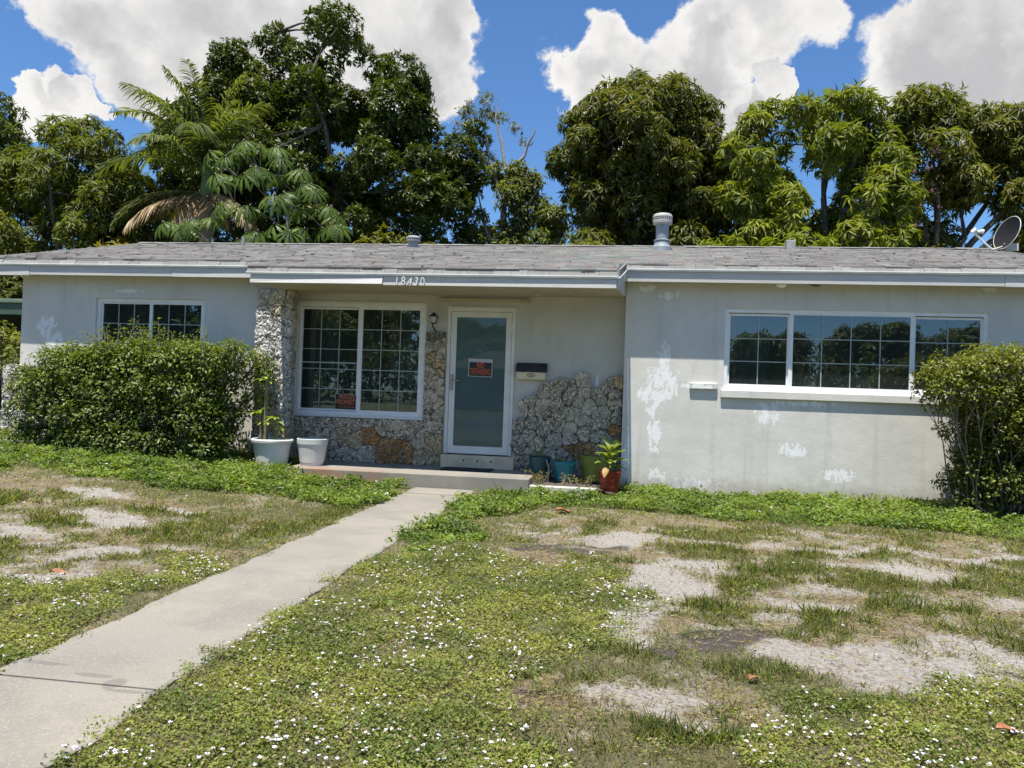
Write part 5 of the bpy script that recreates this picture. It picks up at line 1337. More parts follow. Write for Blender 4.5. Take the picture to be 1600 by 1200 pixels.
# thin half-bare tree in the gap
st = empty('thin_tree', (-4.3, 16.6, 0)); tag(st, 'thin half-bare tree with pale crooked branches in the gap between the dark trees', 'tree', 'trees behind the house')
B0 = Vector((-4.3, 16.6, 0))
MB().tube([(0, 0, 0), (.1, 0, 4), (-.1, 0, 6.2), (-.12, 0, 8.3)], [.22, .17, .13, .10], 9).build('trunk', M_barkl, st, smooth=True)
def limb(pts, rads):
    MB().tube([Vector(p) - B0 for p in pts], rads, 7).build('limb', M_barkl, st, smooth=True)
limb([(-4.42, 16.6, 8.2), (-4.26, 16.5, 8.95), (-4.37, 16.5, 9.16), (-3.95, 16.4, 9.35), (-3.70, 16.4, 9.60), (-3.58, 16.4, 10.05), (-3.40, 16.3, 10.30), (-3.28, 16.3, 10.65)], [.10, .09, .08, .07, .05, .04, .03, .012])
limb([(-3.62, 16.4, 9.95), (-3.45, 16.4, 10.02), (-3.35, 16.4, 10.25)], [.03, .022, .01])
limb([(-4.42, 16.6, 8.2), (-4.9, 16.6, 9.2), (-5.11, 16.5, 10.3), (-5.35, 16.5, 11.0)], [.08, .06, .045, .015])
limb([(-4.9, 16.6, 9.2), (-5.5, 16.6, 10.0), (-5.7, 16.5, 10.7)], [.05, .035, .012])
limb([(-4.37, 16.5, 9.1), (-4.55, 16.5, 10.1), (-4.8, 16.5, 11.0), (-4.75, 16.5, 11.6)], [.06, .05, .03, .01])
limb([(-4.3, 16.6, 6.4), (-3.7, 16.5, 7.6), (-3.2, 16.4, 8.4)], [.09, .06, .02])
limb([(-4.3, 16.6, 5.6), (-5.0, 16.5, 7.0), (-5.3, 16.4, 8.2)], [.09, .06, .02])
rr = random.Random(3); mm = MB()
for q in LOBES['sparse_top'] + LOBES['sparse_low']:
    e = Vector(q[:3]) - B0
    for _ in range(6):
        d = Vector((rr.uniform(-1, 1), rr.uniform(-.6, .6), rr.uniform(-.6, 1))).normalized() * q[3] * 1.1
        mm.tube([e - d * .8, e + Vector((rr.uniform(-.1, .1), 0, rr.uniform(-.1, .1))), e + d], [.02, .013, .005], 4)
tag(mm.build('twigs', M_barkl, st), kind='stuff')
C, A, cl = lobes_points(rel(LOBES['sparse_top'], B0), 11, shell=(.3, 1.1), fill=.3)
tag(rosettes(C, A, 5, .17, .055, .3, (.05, .08, .03), (.14, .18, .06), 'crown', M_leaf, st, cl=cl, spread=.06), kind='stuff')
C, A, cl = lobes_points(rel(LOBES['sparse_low'], B0), 14, shell=(.3, 1.1), fill=.3)
tag(rosettes(C, A, 9, .20, .08, .35, (.05, .08, .025), (.15, .19, .06), 'crown', M_leaf, st, cl=cl, spread=.06), kind='stuff')

# umbrella tree with large finger leaves
ut = empty('umbrella_tree', (-9.3, 9.6, 0)); tag(ut, 'umbrella tree with big drooping finger-like leaves, right of the palm', 'tree', 'trees behind the house')
for (dx, dz) in ((0, 0), (.5, -.8), (-1.2, -.5)):
    MB().tube([(dx * .3, 0, 0), (dx * .6, .1, 3), (dx, 0, 6.2 + dz)], [.11, .09, .05], 8).build('trunk', M_barkl, ut, smooth=True)
ULOB = [(-11.0, 9.4, 7.4, .6), (-10.3, 9.4, 7.5, .6), (-9.5, 9.3, 7.3, .6), (-9.1, 9.2, 6.8, .6), (-9.9, 9.0, 6.7, .6), (-10.8, 9.0, 6.5, .6),  (-8.8, 9.0, 6.1, .5), (-8.2, 9.2, 5.8, .6), (-8.4, 9.1, 6.4, .4), (-9.4, 8.8, 5.9, .55),
        (-10.3, 8.8, 5.8, .6), (-11.3, 8.8, 5.3, .6), (-12.1, 8.9, 5.2, .6), (-9.0, 8.8, 5.2, .6), (-10.0, 8.8, 5.0, .6), (-7.7, 9.2, 5.3, .5), (-10.8, 8.8, 4.5, .6), (-12.2, 8.9, 4.4, .5)]
Bs = []; Ds = []; Ns = []; Ls = []; mm = MB(); cls = []
for (x, y, z, r) in ULOB:
    for k in range(4):
        d = Vector(rdir(1)[0]); d.z = abs(d.z) * .7
        if d.y > .3: d.y *= -.6
        c = Vector((x + 9.3, y - 9.6, z)) + d * r
        mm.tube([Vector((x + 9.3, y - 9.6 + .5, z - .3)), c + Vector((0, .05, .05)), c], [.012, .010, .008], 4)
        ax = (Vector((d.x * .6, d.y * .8 - .2, .75))).normalized()
        s1_ = ax.orthogonal().normalized(); s2_ = ax.cross(s1_)
        a0 = R.uniform(0, 6); nlf = R.randint(9, 12); tt = R.random()
        for j in range(nlf):
            a = a0 + 2 * math.pi * j / nlf
            out = s1_ * math.cos(a) + s2_ * math.sin(a)
            D0 = (out - ax * .15 + Vector((0, 0, -.35))).normalized()
            Bs.append(c); Ds.append(D0); Ns.append(ax); Ls.append(R.uniform(.40, .55)); cls.append(tt)
Bs = np.array(Bs); Ds = np.array(Ds); Ns = np.array(Ns); Ls = np.array(Ls)
n = len(Bs); S = unit(np.cross(Ds, Ns)); Nn = unit(np.cross(S, Ds))
prof = [(0, .05, 0), (.22, .35, .0), (.55, 1.0, -.05), (.82, .9, -.16), (1.0, .1, -.30)]
V = np.zeros((n, 10, 3)); wv = .085
for k, (t_, w_, b__) in enumerate(prof):
    m_ = Bs + Ds * (Ls * (t_ * .88 + .12))[:, None] + Nn * (Ls * b__)[:, None]
    V[:, 2 * k] = m_ + S * wv / 2 * w_; V[:, 2 * k + 1] = m_ - S * wv / 2 * w_
ii = np.arange(n)[:, None] * 10
F = np.concatenate([ii + np.array([[2 * k, 2 * k + 1, 2 * k + 3, 2 * k + 2]]) for k in range(4)], 1).reshape(-1, 4)
tag(fast('leaves', V.reshape(-1, 3), F, M_leaf, ut, leafcols(n, (.035, .075, .014), (.095, .165, .030), 10, np.array(cls)), smooth=True), kind='stuff')
tag(mm.build('leaf_stalks', M_barkl, ut), kind='stuff')

# royal palm
pb = (-12.55, 11.0, 0)
palm = empty('palm_tree', pb); tag(palm, 'feather palm with long arching fronds and a skirt of dry brown ones', 'tree', 'trees behind the house')
MB().tube([(0, 0, 0), (.05, 0, 3), (.02, 0, 5.2), (.0, 0, 6.4)], [.24, .20, .20, .17], 14).build('trunk', M_barkl, palm, smooth=True)
M_shaft = mat('crownshaft', simple((.10, .15, .05), .5, .2, 6))
MB().tube([(0, 0, 6.35), (0, 0, 6.8), (0, 0, 7.6), (0, 0, 7.9)], [.17, .20, .13, .05], 14).build('crownshaft', M_shaft, palm, smooth=True)
def frond(az, el, L, droop, green, name='frond', twist=0.0, wl=.84, start=(0, 0, 7.55), nl=64):
    o = Vector((math.cos(az), math.sin(az), 0))
    pts = []; p = Vector(start); a = el
    N = 16
    for i in range(N + 1):
        pts.append(p.copy())
        p = p + (o * math.cos(a) + Vector((0, 0, math.sin(a)))) * (L / N)
        a -= droop / N * (0.4 + 1.2 * i / N)
    rc = M_shaft if green else M_bark
    f = MB().tube(pts, [.035 - .030 * i / N for i in range(N + 1)], 5).build(name, rc, palm, smooth=True)
    side = o.cross(Vector((0, 0, 1)))
    Bq = []; Dq = []; Lq = []
    for i in range(nl):
        t = .10 + .90 * i / nl
        q = t * N; k = min(int(q), N - 1)
        b = pts[k].lerp(pts[k + 1], q - k); tg = (pts[k + 1] - pts[k]).normalized()
        up = side.cross(tg)
        for s in (-1, 1):
            ll = wl * (math.sin(math.pi * min(1, t * .80 + .16)) ** .7) * R.uniform(.85, 1.1)
            el_ = R.uniform(-.1, .5)
            d = (side * s * 1.0 + tg * (.55 + .5 * t) + up * el_ * (1 if green else -.3) + Vector((R.uniform(-.18, .18), R.uniform(-.18, .18), R.uniform(-.18, .18)))).normalized()
            Bq.append(b); Dq.append(d); Lq.append(ll)
    Bq = np.array(Bq); Dq = np.array(Dq); Lq = np.array(Lq); n = len(Bq)
    G = np.array([0, 0, -1.0]); drp = R.uniform(.7, 1.3) if green else 1.3
    Nn = unit(np.cross(np.cross(Dq, np.array([0, 0, 1.0]) + rdir(n) * .3), Dq))
    S = unit(np.cross(Dq, Nn))
    V = np.zeros((n, 8, 3)); w = .048
    for k2, (t_, w_) in enumerate([(0, .6), (.35, 1), (.7, .8), (1, .1)]):
        m_ = Bq + Dq * (Lq * t_)[:, None] + G * (Lq * drp * t_ * t_)[:, None] * .55
        V[:, 2 * k2] = m_ + S * w / 2 * w_; V[:, 2 * k2 + 1] = m_ - S * w / 2 * w_
    ii = np.arange(n)[:, None] * 8
    F = np.concatenate([ii + np.array([[2 * k2, 2 * k2 + 1, 2 * k2 + 3, 2 * k2 + 2]]) for k2 in range(3)], 1).reshape(-1, 4)
    c = leafcols(n, (.055, .090, .028), (.135, .175, .070), 8) if green else leafcols(n, (.17, .13, .085), (.34, .28, .20), 8)
    lf = fast('leaflets', V.reshape(-1, 3), F, M_leaf, f, c); tag(lf, kind='stuff')
PI = math.pi
for az, el, L, dr_ in [(PI * 1.0, 1.00, 3.9, 1.35), (PI * .93, .62, 3.2, 1.1), (PI * 1.05, 1.25, 3.4, 1.2), (PI * 1.25, 1.1, 3.3, 1.1), (PI * 1.5, 1.45, 3.2, .9), (PI * .5, 1.35, 3.2, .8), (0.05, 1.35, 3.0, 1.5), (-.5, 1.15, 2.8, 1.7),
                       (0.4, 1.5, 3.3, .7), (-.2, .9, 2.4, 1.9), (PI * 1.1, .35, 3.2, 1.25), (PI * 1.6, .9, 2.7, 1.9), (PI * 1.4, .6, 2.8, 1.6), (PI * 1.15, 1.42, 3.3, .75)]:
    frond(az, el, L, dr_, True)
for az, el, L, dr_, g_ in [(PI * 1.05, .10, 2.9, 1.0, False), (PI * 1.2, -.2, 2.6, 1.0, False), (PI * 1.02, -.15, 2.9, .8, True), (PI * 1.45, -.5, 2.0, .8, False), (-.25, -.1, 2.2, 1.3, False), (PI * 1.75, -.4, 1.8, .8, False), (PI * 1.12, .0, 3.0, 1.3, True)]:
    frond(az, el, L, dr_, g_, name='dry_frond' if not g_ else 'frond', start=(0, 0, 6.9), wl=.6)

# low shrubs along the back of the house
def bush(name, label, base, lobes, spec, per, cat='shrub', group=None, wood=True, m=M_leaf, wr=1.0, **kw):
    t = empty(name, base); tag(t, label, cat, group)
    L = rel(lobes, base)
    rr = random.Random(int(abs(base[0]) * 10))
    mm = MB()
    for q in L:
        e = Vector(q[:3])
        s = Vector((e.x * .6 + rr.uniform(-.12, .12), e.y * .4, 0.0))
        k = s.lerp(e, .5) + Vector((rr.uniform(-.1, .1), rr.uniform(-.05, .05), .1))
        mm.tube([s, s.lerp(k, .5) + Vector((rr.uniform(-.06, .06), 0, .02)), k, k.lerp(e, .6) + Vector((rr.uniform(-.05, .05), 0, 0)), e], [.025 * wr, .02 * wr, .017 * wr, .011 * wr, .008 * wr], 5)
        for _ in range(4):
            d = Vector((rr.uniform(-1, 1), rr.uniform(-1, .4), rr.uniform(-.5, 1))).normalized() * q[3] * 1.0
            mm.tube([k.lerp(e, rr.uniform(.2, 1)), e + d], [.008, .003], 4)
    tag(mm.build('branches', M_barkl if wood is True else wood, t), kind='stuff')
    C, A, cl = lobes_points(L, per, shell=kw.pop('shell', (.7, 1.1)), fill=kw.pop('fill', .3))
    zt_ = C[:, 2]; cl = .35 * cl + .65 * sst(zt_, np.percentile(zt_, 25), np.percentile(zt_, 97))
    nl, ll, lw, droop, c0, c1 = spec[:6]
    o = rosettes(C, A, nl, ll, lw, droop, c0, c1, 'foliage', m, t, cl=cl, **kw); tag(o, kind='stuff')
    return t
bush('shrub', 'yellow-green shrub peeping over the roof at the left, below the palm', (-15.3, 10.2, 0), [(-15.6, 10.2, 4.7, .5), (-14.9, 10.1, 4.9, .5), (-14.2, 10.0, 4.8, .5), (-15.0, 10, 4.2, .6), (-14.2, 9.9, 4.2, .6)], (9, .24, .055, .2, (.10, .12, .02), (.24, .24, .05)), 8, group='shrubs behind the house')
bush('shrub', 'olive shrub right of the umbrella tree, touching the ridge', (-6.9, 10.5, 0), [(-7.3, 10.5, 5.1, .45), (-6.7, 10.4, 5.3, .45), (-6.1, 10.4, 5.2, .45), (-5.4, 10.5, 5.0, .4), (-6.4, 10.3, 4.6, .6), (-5.5, 10.3, 4.5, .5), (-4.9, 10.4, 4.6, .35)], (9, .18, .055, .15, (.05, .07, .015), (.13, .15, .03)), 9, group='shrubs behind the house')
bush('shrub', 'pale grey-green bush just left of the flue pipe above the ridge', (-1.3, 9.8, 0), [(-1.5, 9.8, 4.9, .40), (-1.0, 9.8, 5.0, .42), (-.6, 9.8, 4.8, .35), (-1.2, 9.7, 4.5, .5)], (10, .20, .030, .3, (.09, .12, .04), (.20, .23, .09)), 9, group='shrubs behind the house')
bush('shrub', 'yellow-green bush above the ridge right of the flue pipe', (3.0, 9.8, 0), [(2.2, 9.8, 5.0, .4), (2.8, 9.8, 5.1, .4), (3.6, 9.7, 5.0, .45), (4.3, 9.7, 5.2, .45), (5.0, 9.7, 5.0, .45), (3.2, 9.7, 4.5, .5), (4.4, 9.6, 4.5, .6)], (11, .25, .05, .3, (.07, .12, .015), (.18, .23, .04)), 7, group='shrubs behind the house')
bush('hedge', 'dense dark green hedge closing the view left of the house, under the carport', (-15.0, 10.6, 0), [(x, 10.5 + .3 * math.sin(x), z, .95) for x in np.arange(-20.5, -8, 1.1) for z in (.9, 2.2, 3.4)], (8, .19, .06, .1, (.03, .05, .01), (.09, .12, .03)), 6, group=None, cat='hedge')
bush('shrub', 'pale green shrub at the far left edge in front of the carport', (-10.45, 1.6, .1), [(-10.35, 1.6, 1.75, .30), (-10.7, 1.6, 1.5, .35), (-10.3, 1.5, 1.3, .25), (-10.9, 1.6, 1.9, .3)], (8, .09, .035, .1, (.09, .13, .03), (.20, .24, .06)), 45)

# hedge in front of the left wing
def HEDGE_LOBES():
    L = []
    rr = random.Random(8)
    prof = [(-7.86, 1.38), (-7.5, 1.66), (-7.1, 1.62), (-6.7, 1.76), (-6.4, 1.84), (-6.0, 1.78), (-5.65, 1.80), (-5.38, 1.76)]
    for (x, top) in prof:
        for y in (-1.15, -.75):
            z = .42
            while z < top - .12:
                L.append((x + rr.uniform(-.08, .08), y + rr.uniform(-.08, .06) + (.1 if z > 1.2 else 0), z, rr.uniform(.26, .34)))
                z += .33
            L.append((x + rr.uniform(-.1, .1), y + .05, top - .25 + rr.uniform(-.03, .03), .27))
    return L
hl = HEDGE_LOBES() + [(-5.1, -.38, 1.5, .24), (-5.0, -.34, 1.25, .20), (-5.05, -.36, 1.0, .2), (-5.2, -.75, 1.6, .26), (-5.25, -.75, .75, .26), (-5.3, -.8, .45, .28), (-4.95, -.34, 1.42, .18)]
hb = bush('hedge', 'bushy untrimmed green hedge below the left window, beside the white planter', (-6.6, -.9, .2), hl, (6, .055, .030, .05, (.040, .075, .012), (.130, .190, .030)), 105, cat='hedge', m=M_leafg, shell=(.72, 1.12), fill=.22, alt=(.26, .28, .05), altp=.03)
# sprigs sticking out of the hedge top
rr = random.Random(12); mm = MB(); C = []; A = []
for i in range(46):
    x = rr.uniform(-8.1, -5.0) + 6.6; zt = np.interp(x - 6.6, [-8.3, -7.9, -7.0, -6.4, -4.9], [1.1, 1.5, 1.62, 1.82, 1.6])
    y = rr.uniform(-.45, .25); h = rr.uniform(.08, .30)
    b0 = Vector((x, y, zt - .35)); b1_ = b0 + Vector((rr.uniform(-.1, .1), rr.uniform(-.05, .05), .15 + h))
    mm.tube([b0, b1_], [.005, .002], 4)
    for k in range(7):
        C.append(b0.lerp(b1_, .35 + .65 * k / 6)); A.append((0, 0, 1))
tag(mm.build('sprig_stems', M_barkl, hb), kind='stuff')
tag(rosettes(np.array(C), np.array(A, float), 4, .045, .022, .0, (.07, .11, .02), (.17, .22, .05), 'sprigs', M_leaf, hb), kind='stuff')

# overgrown shrub at the right
SL = []
rr = random.Random(4)
for (x, z, r) in [(3.55, 1.52, .20), (3.75, 1.66, .24), (4.05, 1.74, .26), (4.35, 1.78, .28), (4.7, 1.78, .30), (5.0, 1.7, .35), (3.85, 1.42, .24), (4.15, 1.45, .30), (4.5, 1.45, .34), (4.85, 1.4, .36), (3.62, 1.32, .14), (4.1, 1.18, .24), (4.4, 1.12, .3), (4.8, 1.05, .35), (5.2, 1.2, .4)]:
    SL.append((x, -.75 + rr.uniform(-.12, .12), z, r)); SL.append((x + .08, -1.1 + rr.uniform(-.1, .1), z - .04, r * .9))
for (x, z, r) in [(4.0, .42, .18), (4.25, .55, .24), (4.55, .5, .3), (4.9, .55, .35), (4.35, .25, .25), (4.7, .22, .3), (4.1, .15, .16), (5.2, .6, .35), (4.45, .85, .24), (4.8, .8, .3), (3.78, .95, .10), (4.1, .85, .2), (4.15, 1.0, .22), (3.95, .65, .14), (4.35, .65, .26), (3.95, 1.15, .16), (4.0, .2, .18), (3.85, .35, .14), (4.0, .55, .2), (4.25, .2, .25), (4.15, .75, .24), (4.6, .95, .3), (4.3, .4, .28)]:
    SL.append((x, -.8 + rr.uniform(-.2, .15), z, r)); SL.append((x + .1, -.45 + rr.uniform(-.1, .05), z + .05, r))
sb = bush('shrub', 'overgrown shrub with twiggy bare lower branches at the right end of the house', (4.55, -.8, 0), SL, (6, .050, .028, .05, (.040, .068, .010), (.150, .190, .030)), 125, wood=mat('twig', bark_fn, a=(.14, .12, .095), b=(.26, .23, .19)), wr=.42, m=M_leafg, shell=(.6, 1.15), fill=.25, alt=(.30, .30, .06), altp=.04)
mm = MB()
for i in range(60):
    a = Vector((rr.uniform(-.5, .4), rr.uniform(-.25, .25), rr.uniform(.0, .5))); b = a + Vector((rr.uniform(-.45, .4), rr.uniform(-.35, .2), rr.uniform(.2, .7)))
    mm.tube([a, a.lerp(b, .5) + Vector((rr.uniform(-.08, .08), 0, 0)), b], [.009, .007, .003], 4)
tag(mm.build('bare_twigs', M_bark, sb), kind='stuff')

# weeds beside the house corner on the left (dry plant) and weeds in the bed
# ------------------------------------------------------------------ pot plants
def broad(parent, pos_, d, L, W, c0, c1, name='leaf', arch=.5, mat_=None, fold=.18):
    """one large pointed leaf as its own object"""
    d = Vector(d).normalized(); side = d.cross(Vector((0, 0, 1)))
    side = side.normalized() if side.length > .01 else Vector((1, 0, 0))
    vs = []; cs_ = []; p = Vector(pos_); a = d.copy(); n = 7
    for i in range(n + 1):
        t = i / n
        w = W / 2 * (math.sin(math.pi * min(1, t ** .8 * .97 + .02)) ** .8)
        up = side.cross(a).normalized()
        vs += [p - side * w + up * w * fold * 2, p.copy(), p + side * w + up * w * fold * 2]
        for j in range(3):
            f = 1 if j == 1 else 0
            cs_.append(tuple(np.array(c1) * f + np.array(c0) * (1 - f)))
        p = p + a * (L / n)
        a = (a + Vector((0, 0, -arch / n * 1.3))).normalized()
    fs = []
    for i in range(n):
        for j in (0, 1): fs.append([i * 3 + j, i * 3 + j + 1, i * 3 + 4 + j, i * 3 + 3 + j])
    return fast(name, np.array([tuple(v) for v in vs]), np.array(fs), mat_ or M_leafg, parent, np.array(cs_), smooth=True)
YG, YC = (.20, .30, .03), (.42, .46, .09)
rr = random.Random(6)
def plant(name, label, loc, grp='plants growing in the pots'):
    o = empty(name, loc); return tag(o, label, 'plant', grp)
d1 = plant('cane_plant', 'cane plant with ringed bare stems and yellow-green leaf tufts in the wide white tub', (-4.66, -.62, .46))
for (x, y, h, lean) in [(-.10, -.02, .86, (.0, 0)), (-.18, .03, .42, (-.03, 0)), (-.13, .08, .30, (.02, 0)), (.02, .05, .36, (.03, 0))]:
    pts = [(x + lean[0] * t, y, h * t) for t in np.linspace(0, 1, 18)]
    MB().tube(pts, [(.022 if h > .6 else .017) * (1 + .12 * (k % 2)) for k in range(18)], 8).build('stem', mat('cane', simple((.20, .19, .10), .8, .3, 30)), d1, smooth=True)
    top = Vector(pts[-1])
    for k in range(7 if h > .6 else 6):
        a = 2 * math.pi * k / 6.5 + rr.random()
        broad(d1, top - Vector((0, 0, .01 * k)), (math.cos(a), math.sin(a), rr.uniform(.35, 1.1)), rr.uniform(.15, .22) , .052, YG, YC, arch=1.0)
for k in range(5):
    broad(d1, (.05, -.03, .30 - .03 * k), (rr.uniform(-1, 1), -.4, .5), .18, .05, YG, YC, arch=1.1)
C = [(x_, y_, .0) for x_, y_ in [(rr.uniform(.02, .2), rr.uniform(-.12, .12)) for _ in range(26)]]
tag(rosettes(np.array(C) + np.array([0, 0, .03]), np.tile([0, 0, 1.], (26, 1)), 7, .05, .018, 0, (.05, .09, .02), (.14, .20, .05), 'weeds', M_leaf, d1, spread=.02), kind='stuff')
d2 = plant('leafy_plant', 'bushy variegated plant with big yellow-green leaves in the dark red pot', (-.12, -.60, .27))
for k in range(5):
    a = rr.uniform(0, 6); MB().tube([(0, 0, -.02), (math.cos(a) * .05, math.sin(a) * .04, .12), (math.cos(a) * .08, math.sin(a) * .07, .24)], [.013, .010, .006], 7).build('stem', mat('green_stem', simple((.12, .20, .06), .5, .1)), d2, smooth=True)
for k in range(30):
    a = 2 * math.pi * k / 22 * 2.6 + rr.uniform(-.3, .3); z = .05 + .20 * k / 22
    broad(d2, (math.cos(a) * .03, math.sin(a) * .03, z), (math.cos(a), math.sin(a), .5 + 1.1 * k / 22), rr.uniform(.16, .22), rr.uniform(.095, .125), (.14, .22, .04), (.40, .44, .14), arch=.9)
o = broad(d2, (-.03, -.10, .08), (-.25, -.7, -.2), .17, .09, (.42, .26, .10), (.50, .34, .15), arch=1.4, mat_=M_leaf); o['label'] = 'withered orange-tan leaf'; 
d3 = plant('potted_plant', 'half-withered plant with a bent bare stem in the dark teal pot', (-1.07, -.16, .38))
MB().tube([(-.05, -.05, -.02), (-.10, -.08, .05), (-.28, -.13, .05), (-.34, -.13, .09), (-.385, -.13, .17), (-.39, -.12, .20)], [.012, .012, .012, .011, .009, .004], 7).build('bent_stem', M_bark, d3, smooth=True)
for (x, y, z, dx, dz, L) in [(-.05, 0, 0, -.15, 1, .30), (.03, -.02, 0, .1, 1, .22), (.05, 0, 0, .5, .8, .22), (-.02, -.03, 0, -.5, .6, .16), (.0, 0, 0, .8, .4, .15)]:
    broad(d3, (x, y, z), (dx, -.1, dz), L, .055, (.12, .15, .05), (.30, .30, .12), arch=.35)
d4 = plant('potted_plant', 'sparse seedling plant in the bright blue-teal pot', (-.73, -.27, .35))
for k in range(7):
    a = rr.uniform(0, 6); broad(d4, (math.cos(a) * .06, math.sin(a) * .05, -.01), (math.cos(a), math.sin(a), 1.6), rr.uniform(.06, .13), .035, (.12, .18, .03), (.24, .27, .08), arch=.5)
d5 = plant('potted_plant', 'leafy plant hanging over the olive pot towards the red one', (-.36, -.13, .42))
for k in range(8):
    a = rr.uniform(0, 6); broad(d5, (math.cos(a) * .04, math.sin(a) * .04, -.01), (math.cos(a) , math.sin(a) , .8), rr.uniform(.12, .2), .05, (.10, .17, .03), (.26, .31, .08), arch=1.0)
# dry stick beside the teal pots and weeds in the bed
wd = plant('weeds', 'dry straggly weeds growing in the mulch bed between the pots', (-.8, -.5, .08), None)
mm = MB(); C = []
for i in range(34):
    x = rr.choice((-.20, .10, .25, -.32, .38)) + rr.uniform(-.06, .06); y = rr.uniform(-.14, .05); h = rr.uniform(.05, .16)
    e = (x + rr.uniform(-.05, .05), y + rr.uniform(-.03, .03), h)
    mm.tube([(x, y, 0), e], [.004, .002], 4); C += [e, ((x + e[0]) / 2, (y + e[1]) / 2, h * .6)]
mm.tube([(-.135, .12, -.0), (-.125, .13, .20), (-.16, .12, .31)], [.012, .012, .008], 6)
tag(mm.build('stems', M_barkl, wd), kind='stuff')
tag(rosettes(np.array(C), np.tile([0, 0, 1.], (len(C), 1)), 5, .035, .012, 0, (.14, .14, .05), (.26, .24, .10), 'foliage', M_leaf, wd, spread=.01), kind='stuff')

# ------------------------------------------------------------------ lawn growth
def scatter(n, prob, x0=-9.6, x1=5.0, y0=-8.2, y1=-.02, power=1.3):
    """points denser towards the street side, thinned by prob(x, y)"""
    out = []
    tot = 0
    while tot < n:
        x = NP.uniform(x0, x1, n * 2); y = NP.uniform(y0, y1, n * 2)
        d = np.sqrt(x ** 2 * .6 + (y + 10.47) ** 2)
        vis = (x + 1.5 * 0 > -1.0 - (y + 10.47) * .86) & (x < 0.5 + (y + 10.47) * .56)
        keep = (NP.random(len(x)) < np.clip(2.4 / d, 0, 1) ** power * 1.0) & vis
        x, y = x[keep], y[keep]
        onpath = (np.abs(x + 2.19) < .365 + .03 * np.sin(y * 9) + .03 * np.sin(y * 23 + x)) & (y < -.9)
        onslab = (x > -4.35) & (x < -.25) & (y > -.94)
        ok = (NP.random(len(x)) < prob(x, y)) & ~onpath & ~onslab
        x, y = x[ok], y[ok]
        out.append(np.stack([x, y], 1)); tot += len(x)
    return np.concatenate(out)[:n]

def pgrass(x, y):
    return masks(x, y)[3] ** 1.4
P = scatter(210000, pgrass)
x, y = P[:, 0], P[:, 1]
g, c, s, gr, cl, ba, so, n_, n2_ = masks(x, y)
N = len(x)
dist = np.sqrt(x ** 2 * .6 + (y + 10.47) ** 2)
tf = ell(x, y, TUFT, .6)
hgt = NP.uniform(.020, .050, N) * (1 + .8 * tf + .15 * (g > 0) + .5 * (s > 0) * sst(gr, .4, .9)) * np.clip(.8 + dist * .04, 1, 1.3)
hgt = np.where(c > 0, hgt * .75, hgt) * NP.uniform(.55, 1.15, N)
D = unit(np.stack([NP.normal(0, .95, N), NP.normal(0, .95, N), np.ones(N)], 1))
V_, F_ = leaves(np.stack([x, y, zg(x, y)], 1), D, unit(np.stack([NP.normal(0, 1, N), -np.ones(N), NP.normal(0, .3, N)], 1)), hgt, NP.uniform(.0020, .0036, N) * np.clip(dist / 3.2, 1, 2.3), bend=.3, mid=.35)
dry = NP.random(N) < (.28 - .20 * tf - .2 * (g > 0) + .2 * (1 - sst(gr, .2, .7)))
col = np.where(dry[:, None], np.array((.38, .31, .17)) * NP.uniform(.7, 1.3, (N, 1)), np.array((.205, .250, .072)) * NP.uniform(.6, 1.35, (N, 1)) * np.stack([NP.uniform(.8, 1.35, N), np.ones(N), np.ones(N)], 1))
o = fast('grass', V_, F_, M_grass, None, np.repeat(col, 4, axis=0)); tag(o, 'thin tufts of short green and straw-coloured grass on the sandy lawn', 'grass', kind='stuff')

def pclov(x, y):
    m_ = masks(x, y); return np.clip(m_[4], 0, 1)
P = scatter(30000, pclov, power=1.15)
x, y = P[:, 0], P[:, 1]; N = len(x)
g, c, s, gr, cl, ba, so, n_, n2_ = masks(x, y)
dist = np.sqrt(x ** 2 * .6 + (y + 10.47) ** 2)
lush = (g > 0)
hh = np.where(lush, NP.uniform(.012, .075, N), NP.uniform(.008, .030, N)) * (.35 + 1.3 * sst(fbm(x, y, .3, 3), .3, .7))
C = np.stack([x, y, zg(x, y) + hh], 1)
nl = 8
Cc = np.repeat(C, nl, axis=0); lus = np.repeat(lush, nl); dd_ = np.repeat(dist, nl)
r = NP.normal(size=(N * nl, 3)) * np.where(lus, .030, .020)[:, None]; r[:, 2] *= .45
D = unit(NP.normal(size=(N * nl, 3)) * np.array([1, 1, .35]) + np.array([0, 0, .25]))
Ls = np.where(lus, NP.uniform(.018, .034, N * nl), NP.uniform(.012, .022, N * nl)) * np.clip(.75 + dd_ * .08, 1, 1.5)
V_, F_ = leaves(Cc + r, D, unit(NP.normal(size=(N * nl, 3)) * .5 + np.array([0, -.15, 1.])), Ls, Ls * np.where(lus, .62, .5), bend=.1)
tt = np.repeat(fbm(x, y, .25, 3), nl); tt = sst(tt, .35, .65)[:, None]
ca = np.where(lus[:, None], np.array((.100, .160, .028)), np.array((.120, .160, .032))); cb = np.where(lus[:, None], np.array((.190, .255, .045)), np.array((.235, .265, .052)))
col = (ca * (1 - tt) + cb * tt) * NP.uniform(.65, 1.35, (N * nl, 1))
dead = NP.random(N * nl) < np.where(lus, .05, .18); col[dead] = np.array((.30, .24, .13)) * NP.uniform(.5, 1.3, (dead.sum(), 1))
o = fast('ground_cover', V_, F_, M_leaf, None, np.repeat(col, 4, axis=0)); tag(o, 'low creeping weeds with small round leaves covering the lawn', 'weeds', kind='stuff')

